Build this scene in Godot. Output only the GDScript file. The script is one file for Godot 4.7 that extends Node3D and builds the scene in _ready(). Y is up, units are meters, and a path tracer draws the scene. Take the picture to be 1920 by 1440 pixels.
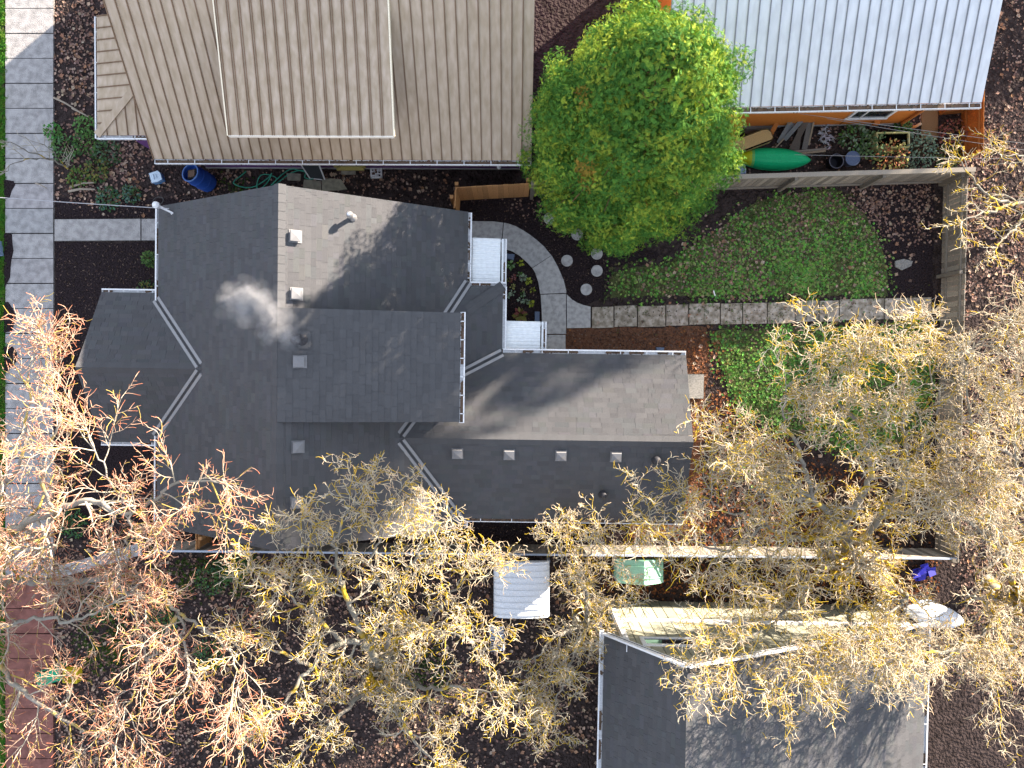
extends Node3D
# A bungalow, its yard and its neighbours, seen from 25 m above.  1 unit = 1 m, +x east of the picture's middle, +z towards the lower fence.

const CAM_H := 25.0
const FOCAL := 1525.0           # of a 1920 px wide picture
const TILT := 0.01967

var rng := RandomNumberGenerator.new()
var used := {}
var mats := {}

# ---------------------------------------------------------------- mesh buffer
class Buf:
	var v := PackedVector3Array()
	var n := PackedVector3Array()
	var c := PackedColorArray()
	var ix := PackedInt32Array()
	func tri(a: Vector3, b: Vector3, d: Vector3, col: Color) -> void:
		var nn := (b - a).cross(d - a).normalized()
		var k := v.size()
		v.append(a); v.append(b); v.append(d)
		n.append(nn); n.append(nn); n.append(nn)
		c.append(col); c.append(col); c.append(col)
		ix.append(k); ix.append(k + 2); ix.append(k + 1)
	func quad(a: Vector3, b: Vector3, d: Vector3, e: Vector3, col: Color) -> void:
		var nn := (b - a).cross(d - a)
		if nn.length_squared() < 1e-14: nn = (d - a).cross(e - a)
		nn = nn.normalized()
		var k := v.size()
		v.append(a); v.append(b); v.append(d); v.append(e)
		for i in 4:
			n.append(nn); c.append(col)
		ix.append(k); ix.append(k + 2); ix.append(k + 1)
		ix.append(k); ix.append(k + 3); ix.append(k + 2)
	func box(t: Transform3D, s: Vector3, col: Color) -> void:
		var h := s * 0.5
		var p: Array[Vector3] = []
		for i in 8:
			p.append(t * Vector3(h.x * (1 if i & 1 else -1), h.y * (1 if i & 2 else -1), h.z * (1 if i & 4 else -1)))
		quad(p[2], p[6], p[7], p[3], col)
		quad(p[0], p[1], p[5], p[4], col)
		quad(p[4], p[5], p[7], p[6], col)
		quad(p[1], p[0], p[2], p[3], col)
		quad(p[5], p[1], p[3], p[7], col)
		quad(p[0], p[4], p[6], p[2], col)
	func bx(x0: float, x1: float, y0: float, y1: float, z0: float, z1: float, col: Color) -> void:
		box(Transform3D(Basis.IDENTITY, Vector3((x0 + x1) / 2, (y0 + y1) / 2, (z0 + z1) / 2)), Vector3(x1 - x0, y1 - y0, z1 - z0), col)
	func beam(a: Vector3, b: Vector3, w: float, t: float, col: Color, upv := Vector3.UP) -> void:
		var d := b - a
		var z := d.normalized()
		var x := upv.cross(z)
		if x.length() < 0.01: x = Vector3.RIGHT.cross(z)
		x = x.normalized()
		box(Transform3D(Basis(x, z.cross(x), z), (a + b) / 2), Vector3(w, t, d.length()), col)
	func prism(poly: PackedVector2Array, y0: float, y1: float, col: Color, bev := 0.0) -> void:
		var pg := poly
		if Geometry2D.is_polygon_clockwise(pg):
			pg = pg.duplicate(); pg.reverse()
		var top := pg
		if bev > 0.0:
			var off := Geometry2D.offset_polygon(pg, -bev)
			if off.size() == 1 and off[0].size() == pg.size(): top = off[0]
			else: bev = 0.0
		var tr := Geometry2D.triangulate_polygon(top)
		for i in range(0, tr.size(), 3):
			var a := top[tr[i]]; var b := top[tr[i + 1]]; var d := top[tr[i + 2]]
			var A := Vector3(a.x, y1, a.y); var B := Vector3(b.x, y1, b.y); var D := Vector3(d.x, y1, d.y)
			if (B - A).cross(D - A).y > 0: tri(A, B, D, col)
			else: tri(A, D, B, col)
		for i in pg.size():
			var a := pg[i]; var b := pg[(i + 1) % pg.size()]
			quad(Vector3(a.x, y0, a.y), Vector3(a.x, y1 - bev, a.y), Vector3(b.x, y1 - bev, b.y), Vector3(b.x, y0, b.y), col)
	func tube(p: PackedVector3Array, r: PackedFloat32Array, sides: int, cols: PackedColorArray) -> void:
		var m := p.size()
		if m < 2: return
		var t := (p[1] - p[0]).normalized()
		var u := t.cross(Vector3(0.31, 0.9, 0.27)).normalized()
		var k := v.size()
		for i in m:
			if i > 0: t = (p[mini(i + 1, m - 1)] - p[i - 1]).normalized()
			u = (u - t * u.dot(t)).normalized()
			var w := t.cross(u)
			for j in sides:
				var a := TAU * j / sides
				var d := u * cos(a) + w * sin(a)
				v.append(p[i] + d * r[i]); n.append(d); c.append(cols[i])
		for i in m - 1:
			for j in sides:
				var a := k + i * sides + j
				var b := k + i * sides + (j + 1) % sides
				ix.append(a); ix.append(a + sides); ix.append(b)
				ix.append(b); ix.append(a + sides); ix.append(b + sides)
	func lathe(t: Transform3D, prof: PackedVector2Array, sides: int, col: Color) -> void:
		# prof: (radius, height) from bottom to top; flat across rings for crisp edges
		for i in prof.size() - 1:
			for j in sides:
				var a0 := TAU * j / sides; var a1 := TAU * (j + 1) / sides
				var p0 := prof[i]; var p1 := prof[i + 1]
				var e := (p1 - p0)
				var nr := Vector2(e.y, -e.x).normalized()
				var k := v.size()
				for q in [[a0, p0], [a0, p1], [a1, p1], [a1, p0]]:
					var an: float = q[0]; var pp: Vector2 = q[1]
					v.append(t * Vector3(cos(an) * pp.x, pp.y, sin(an) * pp.x))
					n.append((t.basis * Vector3(cos(an) * nr.x, nr.y, sin(an) * nr.x)).normalized())
					c.append(col)
				ix.append(k); ix.append(k + 2); ix.append(k + 1)
				ix.append(k); ix.append(k + 3); ix.append(k + 2)
	func mesh() -> ArrayMesh:
		var a := []
		a.resize(Mesh.ARRAY_MAX)
		a[Mesh.ARRAY_VERTEX] = v; a[Mesh.ARRAY_NORMAL] = n; a[Mesh.ARRAY_COLOR] = c; a[Mesh.ARRAY_INDEX] = ix
		var m := ArrayMesh.new()
		m.add_surface_from_arrays(Mesh.PRIMITIVE_TRIANGLES, a)
		return m

# ---------------------------------------------------------------- helpers
func at(u: float, v: float, h := 0.0) -> Vector3:
	# the point of the site at height h that the survey photograph shows at (u, v)
	var x := (u - 960.0) / FOCAL
	var y := (v - 720.0) / FOCAL
	var ray := Vector3(x, -cos(TILT) + y * sin(TILT), sin(TILT) + y * cos(TILT))
	return Vector3(0, CAM_H, 0) + ray * ((CAM_H - h) / -ray.y)

func flat(list: Array, h := 0.0) -> PackedVector2Array:
	var o := PackedVector2Array()
	for q in list:
		var p := at(q[0], q[1], h)
		o.append(Vector2(p.x, p.z))
	return o

func numbered(called: String) -> String:
	if not used.has(called):
		used[called] = 0
		return called
	used[called] += 1
	return "%s_%03d" % [called, used[called]]

func thing(called: String, label: String, category: String, where := Vector3.ZERO, turn := 0.0, group := "") -> Node3D:
	var o := Node3D.new()
	o.name = numbered(called)
	add_child(o)
	o.position = where
	o.rotation.y = turn
	o.set_meta("label", label)
	o.set_meta("category", category)
	if group: o.set_meta("group", group)
	return o

func obj(called: String, b: Buf, m: Material, parent: Node3D) -> MeshInstance3D:
	return inst(called, b.mesh(), m, parent, Transform3D.IDENTITY)

func inst(called: String, me: Mesh, m: Material, parent: Node3D, t: Transform3D) -> MeshInstance3D:
	var o := MeshInstance3D.new()
	o.mesh = me
	o.material_override = m
	if parent == self:
		o.name = numbered(called)
		add_child(o)
	else:
		o.name = called
		parent.add_child(o, true)
	o.transform = t
	return o

func struct(called: String, b: Buf, m: Material) -> MeshInstance3D:
	var o := obj(called, b, m, self)
	o.set_meta("kind", "structure")
	return o

func lin(r: float, g: float, b: float) -> Color:
	return Color(r, g, b)

func ntex(sd: int, freq: float, lo: float, hi: float, oct := 5, tint := Color(1, 1, 1), size := 512) -> NoiseTexture2D:
	var f := FastNoiseLite.new()
	f.seed = sd
	f.frequency = freq
	f.fractal_octaves = oct
	f.noise_type = FastNoiseLite.TYPE_SIMPLEX_SMOOTH
	var t := NoiseTexture2D.new()
	t.width = size; t.height = size
	t.seamless = true
	t.noise = f
	var g := Gradient.new()
	g.set_color(0, (Color(lo, lo, lo) * tint).linear_to_srgb())
	g.set_color(1, Color(hi, hi, hi).linear_to_srgb())
	t.color_ramp = g
	return t

func nnorm(sd: int, freq: float, strength: float, oct := 4) -> NoiseTexture2D:
	var f := FastNoiseLite.new()
	f.seed = sd
	f.frequency = freq
	f.fractal_octaves = oct
	var t := NoiseTexture2D.new()
	t.width = 512; t.height = 512
	t.seamless = true
	t.noise = f
	t.as_normal_map = true
	t.bump_strength = strength
	return t

func mat(key: String, col: Color, rough := 0.8, tex: Texture2D = null, scl := Vector3.ONE, nrm: Texture2D = null, metal := 0.0, spec := 0.35) -> StandardMaterial3D:
	var m := StandardMaterial3D.new()
	m.resource_name = key
	m.albedo_color = Color(col.r, col.g, col.b).linear_to_srgb()
	m.roughness = rough
	m.metallic = metal
	m.metallic_specular = spec
	m.vertex_color_use_as_albedo = true
	m.cull_mode = BaseMaterial3D.CULL_DISABLED
	if tex or nrm:
		m.uv1_triplanar = true
		m.uv1_world_triplanar = true
		m.uv1_scale = scl
	if tex: m.albedo_texture = tex
	if nrm:
		m.normal_enabled = true
		m.normal_texture = nrm
		m.normal_scale = 1.0
	mats[key] = m
	return m

func jit(col: Color, k: float) -> Color:
	var f := 1.0 + rng.randf_range(-k, k)
	return Color(col.r * f * (1 + rng.randf_range(-k, k) * 0.3), col.g * f, col.b * f * (1 + rng.randf_range(-k, k) * 0.3))

const W := Color(1, 1, 1)

# ================================================================ scene
func _ready() -> void:
	rng.seed = 20250
	setup_view()
	make_materials()
	build_ground()
	build_house()
	build_tan_house()
	build_orange_house()
	build_sage_house()
	build_fences()
	build_conifers()
	build_bare_trees()
	build_yard_things()
	build_plants()
	build_ground_cover()
	build_wires()
	build_steam()

func setup_view() -> void:
	var cam := Camera3D.new()
	cam.name = "camera"
	add_child(cam)
	cam.fov = rad_to_deg(2.0 * atan(720.0 / FOCAL))
	cam.far = 1500.0
	cam.near = 0.1
	var s := sin(TILT); var k := cos(TILT)
	cam.transform = Transform3D(Basis(Vector3(1, 0, 0), Vector3(0, -s, -k), Vector3(0, k, -s)), Vector3(0, CAM_H, 0))
	cam.current = true
	var sky := Sky.new()
	var sm := ProceduralSkyMaterial.new()
	sm.sky_top_color = Color(0.55, 0.585, 0.65)
	sm.sky_horizon_color = Color(0.80, 0.82, 0.84)
	sm.sky_curve = 0.16
	sm.ground_bottom_color = Color(0.25, 0.22, 0.2)
	sm.ground_horizon_color = Color(0.62, 0.63, 0.63)
	sm.sun_angle_max = 12.0
	sm.sun_curve = 0.1
	sky.sky_material = sm
	var env := Environment.new()
	env.background_mode = Environment.BG_SKY
	env.sky = sky
	env.background_energy_multiplier = 0.70
	env.tonemap_mode = Environment.TONE_MAPPER_LINEAR
	env.tonemap_exposure = 6.2
	env.sdfgi_enabled = true
	env.ssao_enabled = true
	env.ssil_enabled = true
	env.volumetric_fog_enabled = true
	env.volumetric_fog_density = 0.0
	var we := WorldEnvironment.new()
	we.name = "daylight"
	we.environment = env
	add_child(we)
	var sun := DirectionalLight3D.new()
	sun.name = "sun"
	add_child(sun)
	var e := deg_to_rad(11.8)
	var dir := Vector3(-0.77 * cos(e), -sin(e), 0.64 * cos(e)).normalized()
	sun.transform = Transform3D(Basis.looking_at(dir, Vector3.UP), Vector3(20, 12, -16))
	sun.light_energy = 1.5
	sun.light_color = Color(1.0, 0.935, 0.86)
	sun.light_angular_distance = 0.6
	sun.shadow_enabled = true

func make_materials() -> void:
	var fine := ntex(11, 0.06, 0.72, 1.12, 5)
	var grit := ntex(12, 0.16, 0.55, 1.3, 4)
	var blotch := ntex(13, 0.012, 0.55, 1.25, 6)
	var gritn := nnorm(14, 0.14, 5.0)
	var soiln := nnorm(15, 0.05, 14.0, 5)
	var graing := ntex(16, 0.03, 0.55, 1.25, 5)
	mat("shingle", lin(1, 1, 1), 0.95, grit, Vector3.ONE * 1.6, gritn, 0.0, 0.25)
	mat("siding", lin(0.45, 0.46, 0.47), 0.7, fine, Vector3.ONE)
	mat("white_metal", lin(0.78, 0.79, 0.80), 0.45, fine, Vector3.ONE * 0.7)
	mat("rail_paint", lin(0.42, 0.48, 0.58), 0.6, fine)
	mat("gutter_debris_shade", lin(0.17, 0.115, 0.08), 0.95, grit, Vector3.ONE * 3)  # leaf debris brown that also keeps the shaded trough line dark
	mat("vent_metal", lin(0.20, 0.20, 0.205), 0.6, fine, Vector3.ONE * 3)
	mat("flashing", lin(0.27, 0.27, 0.275), 0.55, fine, Vector3.ONE * 2)
	mat("dark_metal", lin(0.035, 0.035, 0.04), 0.5)
	mat("bright_metal", lin(0.62, 0.62, 0.63), 0.28, null, Vector3.ONE, null, 0.85)
	mat("awning", lin(0.80, 0.83, 0.84), 0.5, ntex(17, 0.02, 0.86, 1.05, 4), Vector3.ONE * 0.8)
	mat("concrete", lin(0.46, 0.455, 0.445), 0.9, ntex(18, 0.018, 0.62, 1.2, 6), Vector3.ONE * 0.55, gritn)
	mat("sidewalk", lin(0.395, 0.38, 0.37), 0.9, ntex(19, 0.014, 0.6, 1.2, 6), Vector3.ONE * 0.42, gritn)
	mat("aggregate", lin(0.47, 0.415, 0.36), 0.95, ntex(20, 0.016, 0.36, 1.22, 7, Color(0.96, 0.9, 0.74)), Vector3.ONE * 0.5, gritn)
	mat("brickred", lin(0.24, 0.10, 0.08), 0.9, blotch, Vector3.ONE * 0.4, gritn)
	mat("soil", lin(0.048, 0.036, 0.034), 1.0, ntex(21, 0.02, 0.4, 1.6, 6), Vector3.ONE * 0.3, soiln, 0.0, 0.15)
	mat("mulch", lin(0.030, 0.022, 0.024), 1.0, ntex(22, 0.05, 0.35, 1.8, 6), Vector3.ONE * 0.5, soiln, 0.0, 0.15)
	mat("redsoil", lin(0.135, 0.066, 0.040), 1.0, ntex(23, 0.03, 0.5, 1.5, 6), Vector3.ONE * 0.4, soiln, 0.0, 0.15)
	mat("turf", lin(0.085, 0.10, 0.042), 1.0, ntex(24, 0.02, 0.4, 1.5, 6), Vector3.ONE * 0.4, soiln, 0.0, 0.1)
	mat("tan_roof", lin(0.485, 0.39, 0.305), 0.55, ntex(25, 0.016, 0.66, 1.06, 6, Color(0.97, 0.92, 0.76)), Vector3(0.6, 0.25, 0.25))
	mat("white_roof", lin(0.62, 0.64, 0.66), 0.5, ntex(26, 0.012, 0.8, 1.08, 6), Vector3(0.6, 0.25, 0.25))
	mat("purple", lin(0.15, 0.06, 0.20), 0.7, fine)
	mat("orange", lin(0.60, 0.195, 0.035), 0.75, ntex(27, 0.02, 0.85, 1.08, 4))
	mat("trim_yellow", lin(0.42, 0.36, 0.12), 0.7, fine)
	mat("glass_dark", lin(0.02, 0.024, 0.03), 0.06, null, Vector3.ONE, null, 0.0, 0.6)
	mat("screen", lin(0.045, 0.05, 0.055), 0.8, fine, Vector3.ONE * 4)
	mat("bark", lin(1, 1, 1), 0.9, ntex(28, 0.05, 0.6, 1.2, 5), Vector3.ONE * 2.0, null, 0.0, 0.2)
	mat("plastic", lin(1, 1, 1), 0.5, ntex(29, 0.04, 0.72, 1.08, 6), Vector3.ONE)
	mat("paint", lin(1, 1, 1), 0.7, fine, Vector3.ONE)
	mat("rock", lin(0.28, 0.27, 0.25), 0.95, blotch, Vector3.ONE * 2, gritn)
	var lf := mat("leaf", lin(1, 1, 1), 0.65, null, Vector3.ONE, null, 0.0, 0.25)
	lf.backlight_enabled = true
	lf.backlight = Color(0.10, 0.12, 0.02)
	var nd := mat("needle", lin(1, 1, 1), 0.7, null, Vector3.ONE, null, 0.0, 0.25)
	nd.backlight_enabled = true
	nd.backlight = Color(0.50, 0.48, 0.07)
	mat("litter", lin(1, 1, 1), 0.9, null, Vector3.ONE, null, 0.0, 0.1)
	for i in 5:
		var k: float = [0.68, 0.85, 1.0, 1.18, 1.38][i]
		mat("old_wood%d" % i, lin(0.29, 0.255, 0.21) * k, 0.95, graing, Vector3(2.5, 0.4, 2.5) + Vector3.ONE * 0.07 * i)
		mat("cedar%d" % i, lin(0.54, 0.28, 0.115) * (0.6 + 0.4 * k), 0.8, graing, Vector3(2.5, 0.4, 2.5) + Vector3.ONE * 0.07 * i)
		mat("stained%d" % i, lin(0.42, 0.15, 0.035) * k, 0.85, graing, Vector3(2.5, 0.4, 2.5) + Vector3.ONE * 0.07 * i)
		mat("sage%d" % i, lin(0.30, 0.297, 0.225) * (1.0 + (k - 1.0) * 0.3), 0.75, fine, Vector3.ONE)
		mat("lumber%d" % i, [lin(0.25, 0.22, 0.19), lin(0.16, 0.15, 0.14), lin(0.30, 0.24, 0.17), lin(0.20, 0.21, 0.22), lin(0.12, 0.10, 0.085)][i], 0.95, graing, Vector3(2, 0.6, 2))
		mat("tab%d" % i, shingle_tone(i), 0.95, grit, Vector3.ONE * 1.6, gritn, 0.0, 0.25)

func shingle_tone(i: int) -> Color:
	return lin(0.098, 0.099, 0.103) * [0.93, 0.97, 1.0, 1.03, 1.06][i]

# ---------------------------------------------------------------- the ground
func sheet(called: String, pts: Array, y: float, m: Material, wob := 0.0) -> MeshInstance3D:
	var pg := flat(pts)
	if wob > 0.0: pg = ragged(pg, wob)
	var b := Buf.new()
	b.prism(pg, -0.05, y, W)
	return struct(called, b, m)

func ragged(pg: PackedVector2Array, wob: float) -> PackedVector2Array:
	var o := PackedVector2Array()
	for i in pg.size():
		var a := pg[i]; var d := pg[(i + 1) % pg.size()]
		var k := maxi(1, int(a.distance_to(d) / 0.22))
		for j in k:
			o.append(a.lerp(d, float(j) / k) + Vector2(rng.randf_range(-wob, wob), rng.randf_range(-wob, wob)))
	return o

func slabs(called: String, part: String, polys: Array, y: float, m: Material) -> Node3D:
	var root := Node3D.new()
	root.name = numbered(called)
	add_child(root)
	root.set_meta("kind", "structure")
	for q in polys:
		var pg := flat(q)
		var sh := Geometry2D.offset_polygon(pg, -0.008)
		var b := Buf.new()
		b.prism(sh[0] if sh.size() else pg, -0.05, y + rng.randf_range(-0.006, 0.006), jit(W, 0.07), 0.008)
		obj(part, b, m, root)
	return root

func build_ground() -> void:
	var b := Buf.new()
	b.quad(Vector3(-400, 0, -400), Vector3(-400, 0, 400), Vector3(400, 0, 400), Vector3(400, 0, -400), W)
	struct("ground", b, mats.soil)
	sheet("front_bed", [[104, 455], [300, 455], [300, 1010], [104, 1010]], 0.008, mats.mulch, 0.03)
	sheet("side_bed", [[104, 372], [420, 372], [420, 409], [104, 409]], 0.008, mats.mulch, 0.04)
	sheet("back_bed", [[860, 376], [1010, 366], [1130, 420], [1240, 480], [1150, 500], [1138, 556], [1100, 568], [1000, 620], [870, 620]], 0.008, mats.mulch, 0.05)
	sheet("wing_bed", [[1050, 615], [1325, 612], [1330, 660], [1318, 800], [1315, 1005], [1040, 1010], [860, 1010], [860, 640]], 0.008, mats.redsoil, 0.04)
	sheet("lower_strip", [[850, 950], [1180, 950], [1180, 1016], [850, 1016]], 0.014, mats.mulch, 0.03)
	sheet("corner_bed", [[1650, 345], [1752, 345], [1748, 560], [1640, 556], [1650, 470], [1600, 400]], 0.008, mats.mulch, 0.05)
	sheet("lawn", [[1142, 556], [1150, 508], [1250, 495], [1330, 440], [1390, 395], [1450, 368], [1560, 356], [1620, 400], [1655, 470], [1665, 552]], 0.012, mats.turf, 0.06)
	sheet("lawn_below_path", [[1332, 620], [1560, 614], [1740, 606], [1752, 700], [1740, 800], [1640, 860], [1480, 815], [1395, 780], [1352, 690]], 0.012, mats.turf, 0.08)
	sheet("parking_strip", [[-400, -100], [9, -100], [9, 1540], [-400, 1540]], 0.03, mats.turf, 0.02)
	# sidewalk of square slabs
	var q := []
	var y := 251.0 - 93.6 * 4
	while y < 1500:
		q.append([[11, y], [102.5, y], [102.5, y + 47.1], [11, y + 47.1]])
		q.append([[11, y + 46.4], [102.5, y + 46.4], [102.5, y + 93.6], [11, y + 93.6]])
		y += 93.6
	var sw := slabs("sidewalk", "slab", q.filter(func(s): return s[0][1] < 1090), 0.05, mats.sidewalk)
	slabs("red_sidewalk", "slab", q.filter(func(s): return s[0][1] >= 1090), 0.05, mats.brickred)
	for mp in [[[10, 338], [28, 340], [31, 347], [24, 358], [20, 372], [10, 374]], [[10, 438], [24, 439], [25, 455], [27, 470], [22, 492], [20, 520], [10, 540]], [[10, 566], [18, 566], [26, 578], [31, 592], [28, 612], [24, 622], [10, 624]], [[10, 650], [26, 650], [34, 660], [34, 676], [22, 690], [10, 700]]]:
		sheet("mud_patch", mp, 0.066, mats.mulch, 0.012)
	slabs("front_walk", "slab", [[[103.5, 411], [266, 410], [266, 452], [103.5, 453]], [[266, 410], [330, 410], [330, 452], [266, 452]]], 0.06, mats.sidewalk)
	slabs("neighbour_walk", "slab", [[[104, 1062], [180, 1040], [190, 1062], [104, 1086]], [[180, 1040], [260, 1017], [270, 1040], [190, 1062]]], 0.05, mats.sidewalk)
	# curved walk poured in sections
	slabs("curved_walk", "slab", [
		[[868, 414], [927, 415], [944.5, 417.5], [940, 465], [868, 455]],
		[[944.5, 417.5], [952.5, 419], [967, 424], [980.6, 431.6], [995, 441], [1008.8, 451.9], [1021, 463], [1030.6, 475.3], [1034.5, 479], [997.5, 503], [990, 495], [975, 481], [960, 472], [940, 465]],
		[[1034.5, 479], [1046, 500], [1057, 525], [1062, 545.6], [1062, 550], [1012.5, 552], [1009, 530], [1003, 512], [997.5, 503]],
		[[1062, 550], [1062, 627], [1014, 627], [1015, 603], [1014.5, 580], [1012.5, 552]],
		[[1062, 551], [1064, 553], [1072, 561], [1082.5, 567.5], [1095, 572], [1107.5, 575], [1107.5, 615], [1062, 616]],
		[[1014, 627], [1061, 627], [1061, 672], [1010, 672]],
		[[868, 455], [940, 465], [940, 470], [868, 470]]], 0.06, mats.concrete)
	var xs := [1109, 1151, 1195, 1248, 1291, 1350, 1392, 1438, 1490, 1535, 1573, 1657, 1746]
	q = []
	for i in xs.size() - 1:
		var a: float = xs[i]; var d: float = xs[i + 1]
		var ta := 575.0 - (a - 1109) * 0.028; var td := 575.0 - (d - 1109) * 0.028
		var j := rng.randf_range(-1.2, 1.2)
		q.append([[a, ta + j], [d, td + j], [d, td + 41 + j], [a, ta + 41 + j]])
	slabs("garden_path", "paver", q, 0.035, mats.aggregate)

# ---------------------------------------------------------------- shingled roofs
func shingle_plane(b: Buf, poly: PackedVector2Array, p0: Vector2, up: Vector2, h0: float, pitch: float, expo := 0.142) -> void:
	# poly: plan outline; p0 a point of the eave, up the plan direction to the ridge
	var side := Vector2(-up.y, up.x)
	var s_lo := 1e9; var s_hi := -1e9; var t_lo := 1e9; var t_hi := -1e9
	for p in poly:
		var d := p - p0
		s_lo = minf(s_lo, d.dot(up)); s_hi = maxf(s_hi, d.dot(up))
		t_lo = minf(t_lo, d.dot(side)); t_hi = maxf(t_hi, d.dot(side))
	var e := expo / sqrt(1 + pitch * pitch)
	var base := Buf.new()
	var tr := Geometry2D.triangulate_polygon(poly)
	var low := shingle_tone(1)
	for i in range(0, tr.size(), 3):
		var w: Array[Vector3] = []
		for j in 3:
			var p := poly[tr[i + j]]
			w.append(Vector3(p.x, h0 + pitch * (p - p0).dot(up) - 0.004, p.y))
		b.tri(w[0], w[1], w[2], low)
	var s := s_lo
	while s < s_hi:
		var s1 := minf(s + e * 1.2, s_hi)
		var t := t_lo - rng.randf() * 0.3
		while t < t_hi:
			var wd: float = [0.15, 0.19, 0.24, 0.30, 0.36][rng.randi() % 5]
			var t1 := t + wd - 0.004
			var rect := PackedVector2Array()
			for k in [[t, s], [t1, s], [t1, s1], [t, s1]]:
				rect.append(p0 + side * k[0] + up * k[1])
			var th := 0.007 if rng.randf() < 0.55 else 0.015
			var col := jit(shingle_tone(rng.randi() % 5), 0.05)
			for pg in Geometry2D.intersect_polygons(rect, poly):
				if pg.size() < 3: continue
				var top: Array[Vector3] = []
				for p in pg:
					var ss := (p - p0).dot(up)
					top.append(Vector3(p.x, h0 + pitch * ss + 0.003 + th * maxf(0.0, 1.0 - (ss - s) / (e * 1.25)), p.y))
				if (top[1] - top[0]).cross(top[2] - top[0]).y < 0: top.reverse()
				for i in range(1, top.size() - 1):
					b.tri(top[0], top[i], top[i + 1], col)
				for i in top.size():
					var a := top[i]; var d := top[(i + 1) % top.size()]
					b.quad(a, a + Vector3.DOWN * th, d + Vector3.DOWN * th, d, col)
			t += wd
		s += e

func rect2(x0: float, x1: float, z0: float, z1: float) -> PackedVector2Array:
	return PackedVector2Array([Vector2(x0, z0), Vector2(x1, z0), Vector2(x1, z1), Vector2(x0, z1)])

func ridge_caps(parent: Node3D, a: Vector3, d: Vector3, pl: float, pr: float) -> void:
	# bent cap shingles from a to d, falling by pl and pr on the two sides
	var L := a.distance_to(d)
	var k := int(L / 0.2)
	var z := (d - a) / L
	var x := Vector3.UP.cross(z).normalized()
	for tone in 3:
		var b := Buf.new()
		var w := 0.14
		var l := L / k * 1.12
		var pts := [[-w, -w * pl], [0.0, 0.012], [w, -w * pr]]
		for i in 2:
			var p: Array = pts[i]; var q: Array = pts[i + 1]
			var A := Vector3(p[0], p[1] + 0.012, 0); var B := Vector3(q[0], q[1] + 0.012, 0)
			var lift := Vector3(0, -0.010, l)
			b.quad(A, A + lift, B + lift, B, W)
			b.quad(A + Vector3.DOWN * 0.02, A, B, B + Vector3.DOWN * 0.02, W)
		b.quad(Vector3(-w, -w * pl + 0.012, 0), Vector3(-w, -w * pl - 0.02, 0), Vector3(-w, -w * pl - 0.02, l), Vector3(-w, -w * pl, l), W)
		b.quad(Vector3(w, -w * pr - 0.02, 0), Vector3(w, -w * pr + 0.012, 0), Vector3(w, -w * pr, l), Vector3(w, -w * pr - 0.02, l), W)
		var me := b.mesh()
		for i in range(tone, k, 3):
			inst("ridge_cap", me, mats["tab%d" % (1 + (i * 7 + tone) % 3)], parent, Transform3D(Basis(x, z.cross(x), z), a + z * (L * i / k)))

func gutter(parent: Node3D, a: Vector3, d: Vector3, out: Vector3, hangers: int, w := 0.12, lip := 0.038, fill := 0.4) -> void:
	# open trough, a to d along the roof edge, out = direction away from the roof
	var b := Buf.new()
	var up := Vector3.UP
	var drop := Vector3.DOWN * 0.10
	b.beam(a + out * w + drop * 0.4, d + out * w + drop * 0.4, 0.010, 0.10, W, up)
	b.beam(a + out * (w - 0.006) + up * 0.008, d + out * (w - 0.006) + up * 0.008, lip, 0.014, W, up)
	b.beam(a + drop, d + drop, 0.02, 0.12, W, up)
	var z := (d - a).normalized()
	b.beam(a + z * 0.006 + drop * 0.6, a + z * 0.006 + out * w + drop * 0.6, 0.012, 0.12, W, up)
	b.beam(d - z * 0.006 + drop * 0.6, d - z * 0.006 + out * w + drop * 0.6, 0.012, 0.12, W, up)
	var g := obj("gutter", b, mats.white_metal, parent)
	var f := Buf.new()
	f.beam(a + out * w * 0.5 + drop * 0.95, d + out * w * 0.5 + drop * 0.95, w, 0.02, W, up)
	obj("trough", f, mats.white_metal, g)
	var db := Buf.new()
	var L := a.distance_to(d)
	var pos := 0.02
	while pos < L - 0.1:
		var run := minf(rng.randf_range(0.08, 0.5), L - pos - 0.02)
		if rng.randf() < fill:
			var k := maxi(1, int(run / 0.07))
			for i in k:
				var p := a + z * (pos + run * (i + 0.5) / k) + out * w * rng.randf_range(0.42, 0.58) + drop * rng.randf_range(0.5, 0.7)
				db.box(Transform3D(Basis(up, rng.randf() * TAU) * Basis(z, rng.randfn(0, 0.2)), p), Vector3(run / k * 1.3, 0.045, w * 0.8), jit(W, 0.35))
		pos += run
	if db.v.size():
		obj("leaf_debris_shade", db, mats.gutter_debris_shade, g).set_meta("kind", "stuff")  # real leaf debris; dense fills also stand in for trough shade
	for i in hangers:
		var p := a.lerp(d, (i + 0.5) / hangers)
		var hb := Buf.new()
		hb.beam(p + up * 0.012, p + out * w + up * 0.012, 0.02, 0.006, W, up)
		obj("hanger", hb, mats.white_metal, g)

func vent_box(parent: Node3D, p: Vector3, nrm: Vector3, upslope: Vector3) -> void:
	var x := upslope.cross(nrm).normalized()
	var t := Transform3D(Basis(x, nrm, x.cross(nrm)), p)
	var b := Buf.new()
	b.box(t * Transform3D(Basis.IDENTITY, Vector3(0, 0.02, 0.03)), Vector3(0.30, 0.010, 0.32), W)
	b.box(t * Transform3D(Basis.IDENTITY, Vector3(0, 0.07, 0)), Vector3(0.19, 0.10, 0.19), W)
	var h := 0.12
	var r := 0.125
	for i in 4:
		var a := t * (Basis(Vector3.UP, i * PI / 2) * Vector3(r, h, r))
		var d := t * (Basis(Vector3.UP, (i + 1) * PI / 2) * Vector3(r, h, r))
		b.tri(a, d, t * Vector3(0, h + 0.035, 0), W)
		b.quad(d, a, a - nrm * 0.05, d - nrm * 0.05, W)
	obj("roof_vent", b, mats.vent_metal, parent)

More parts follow.
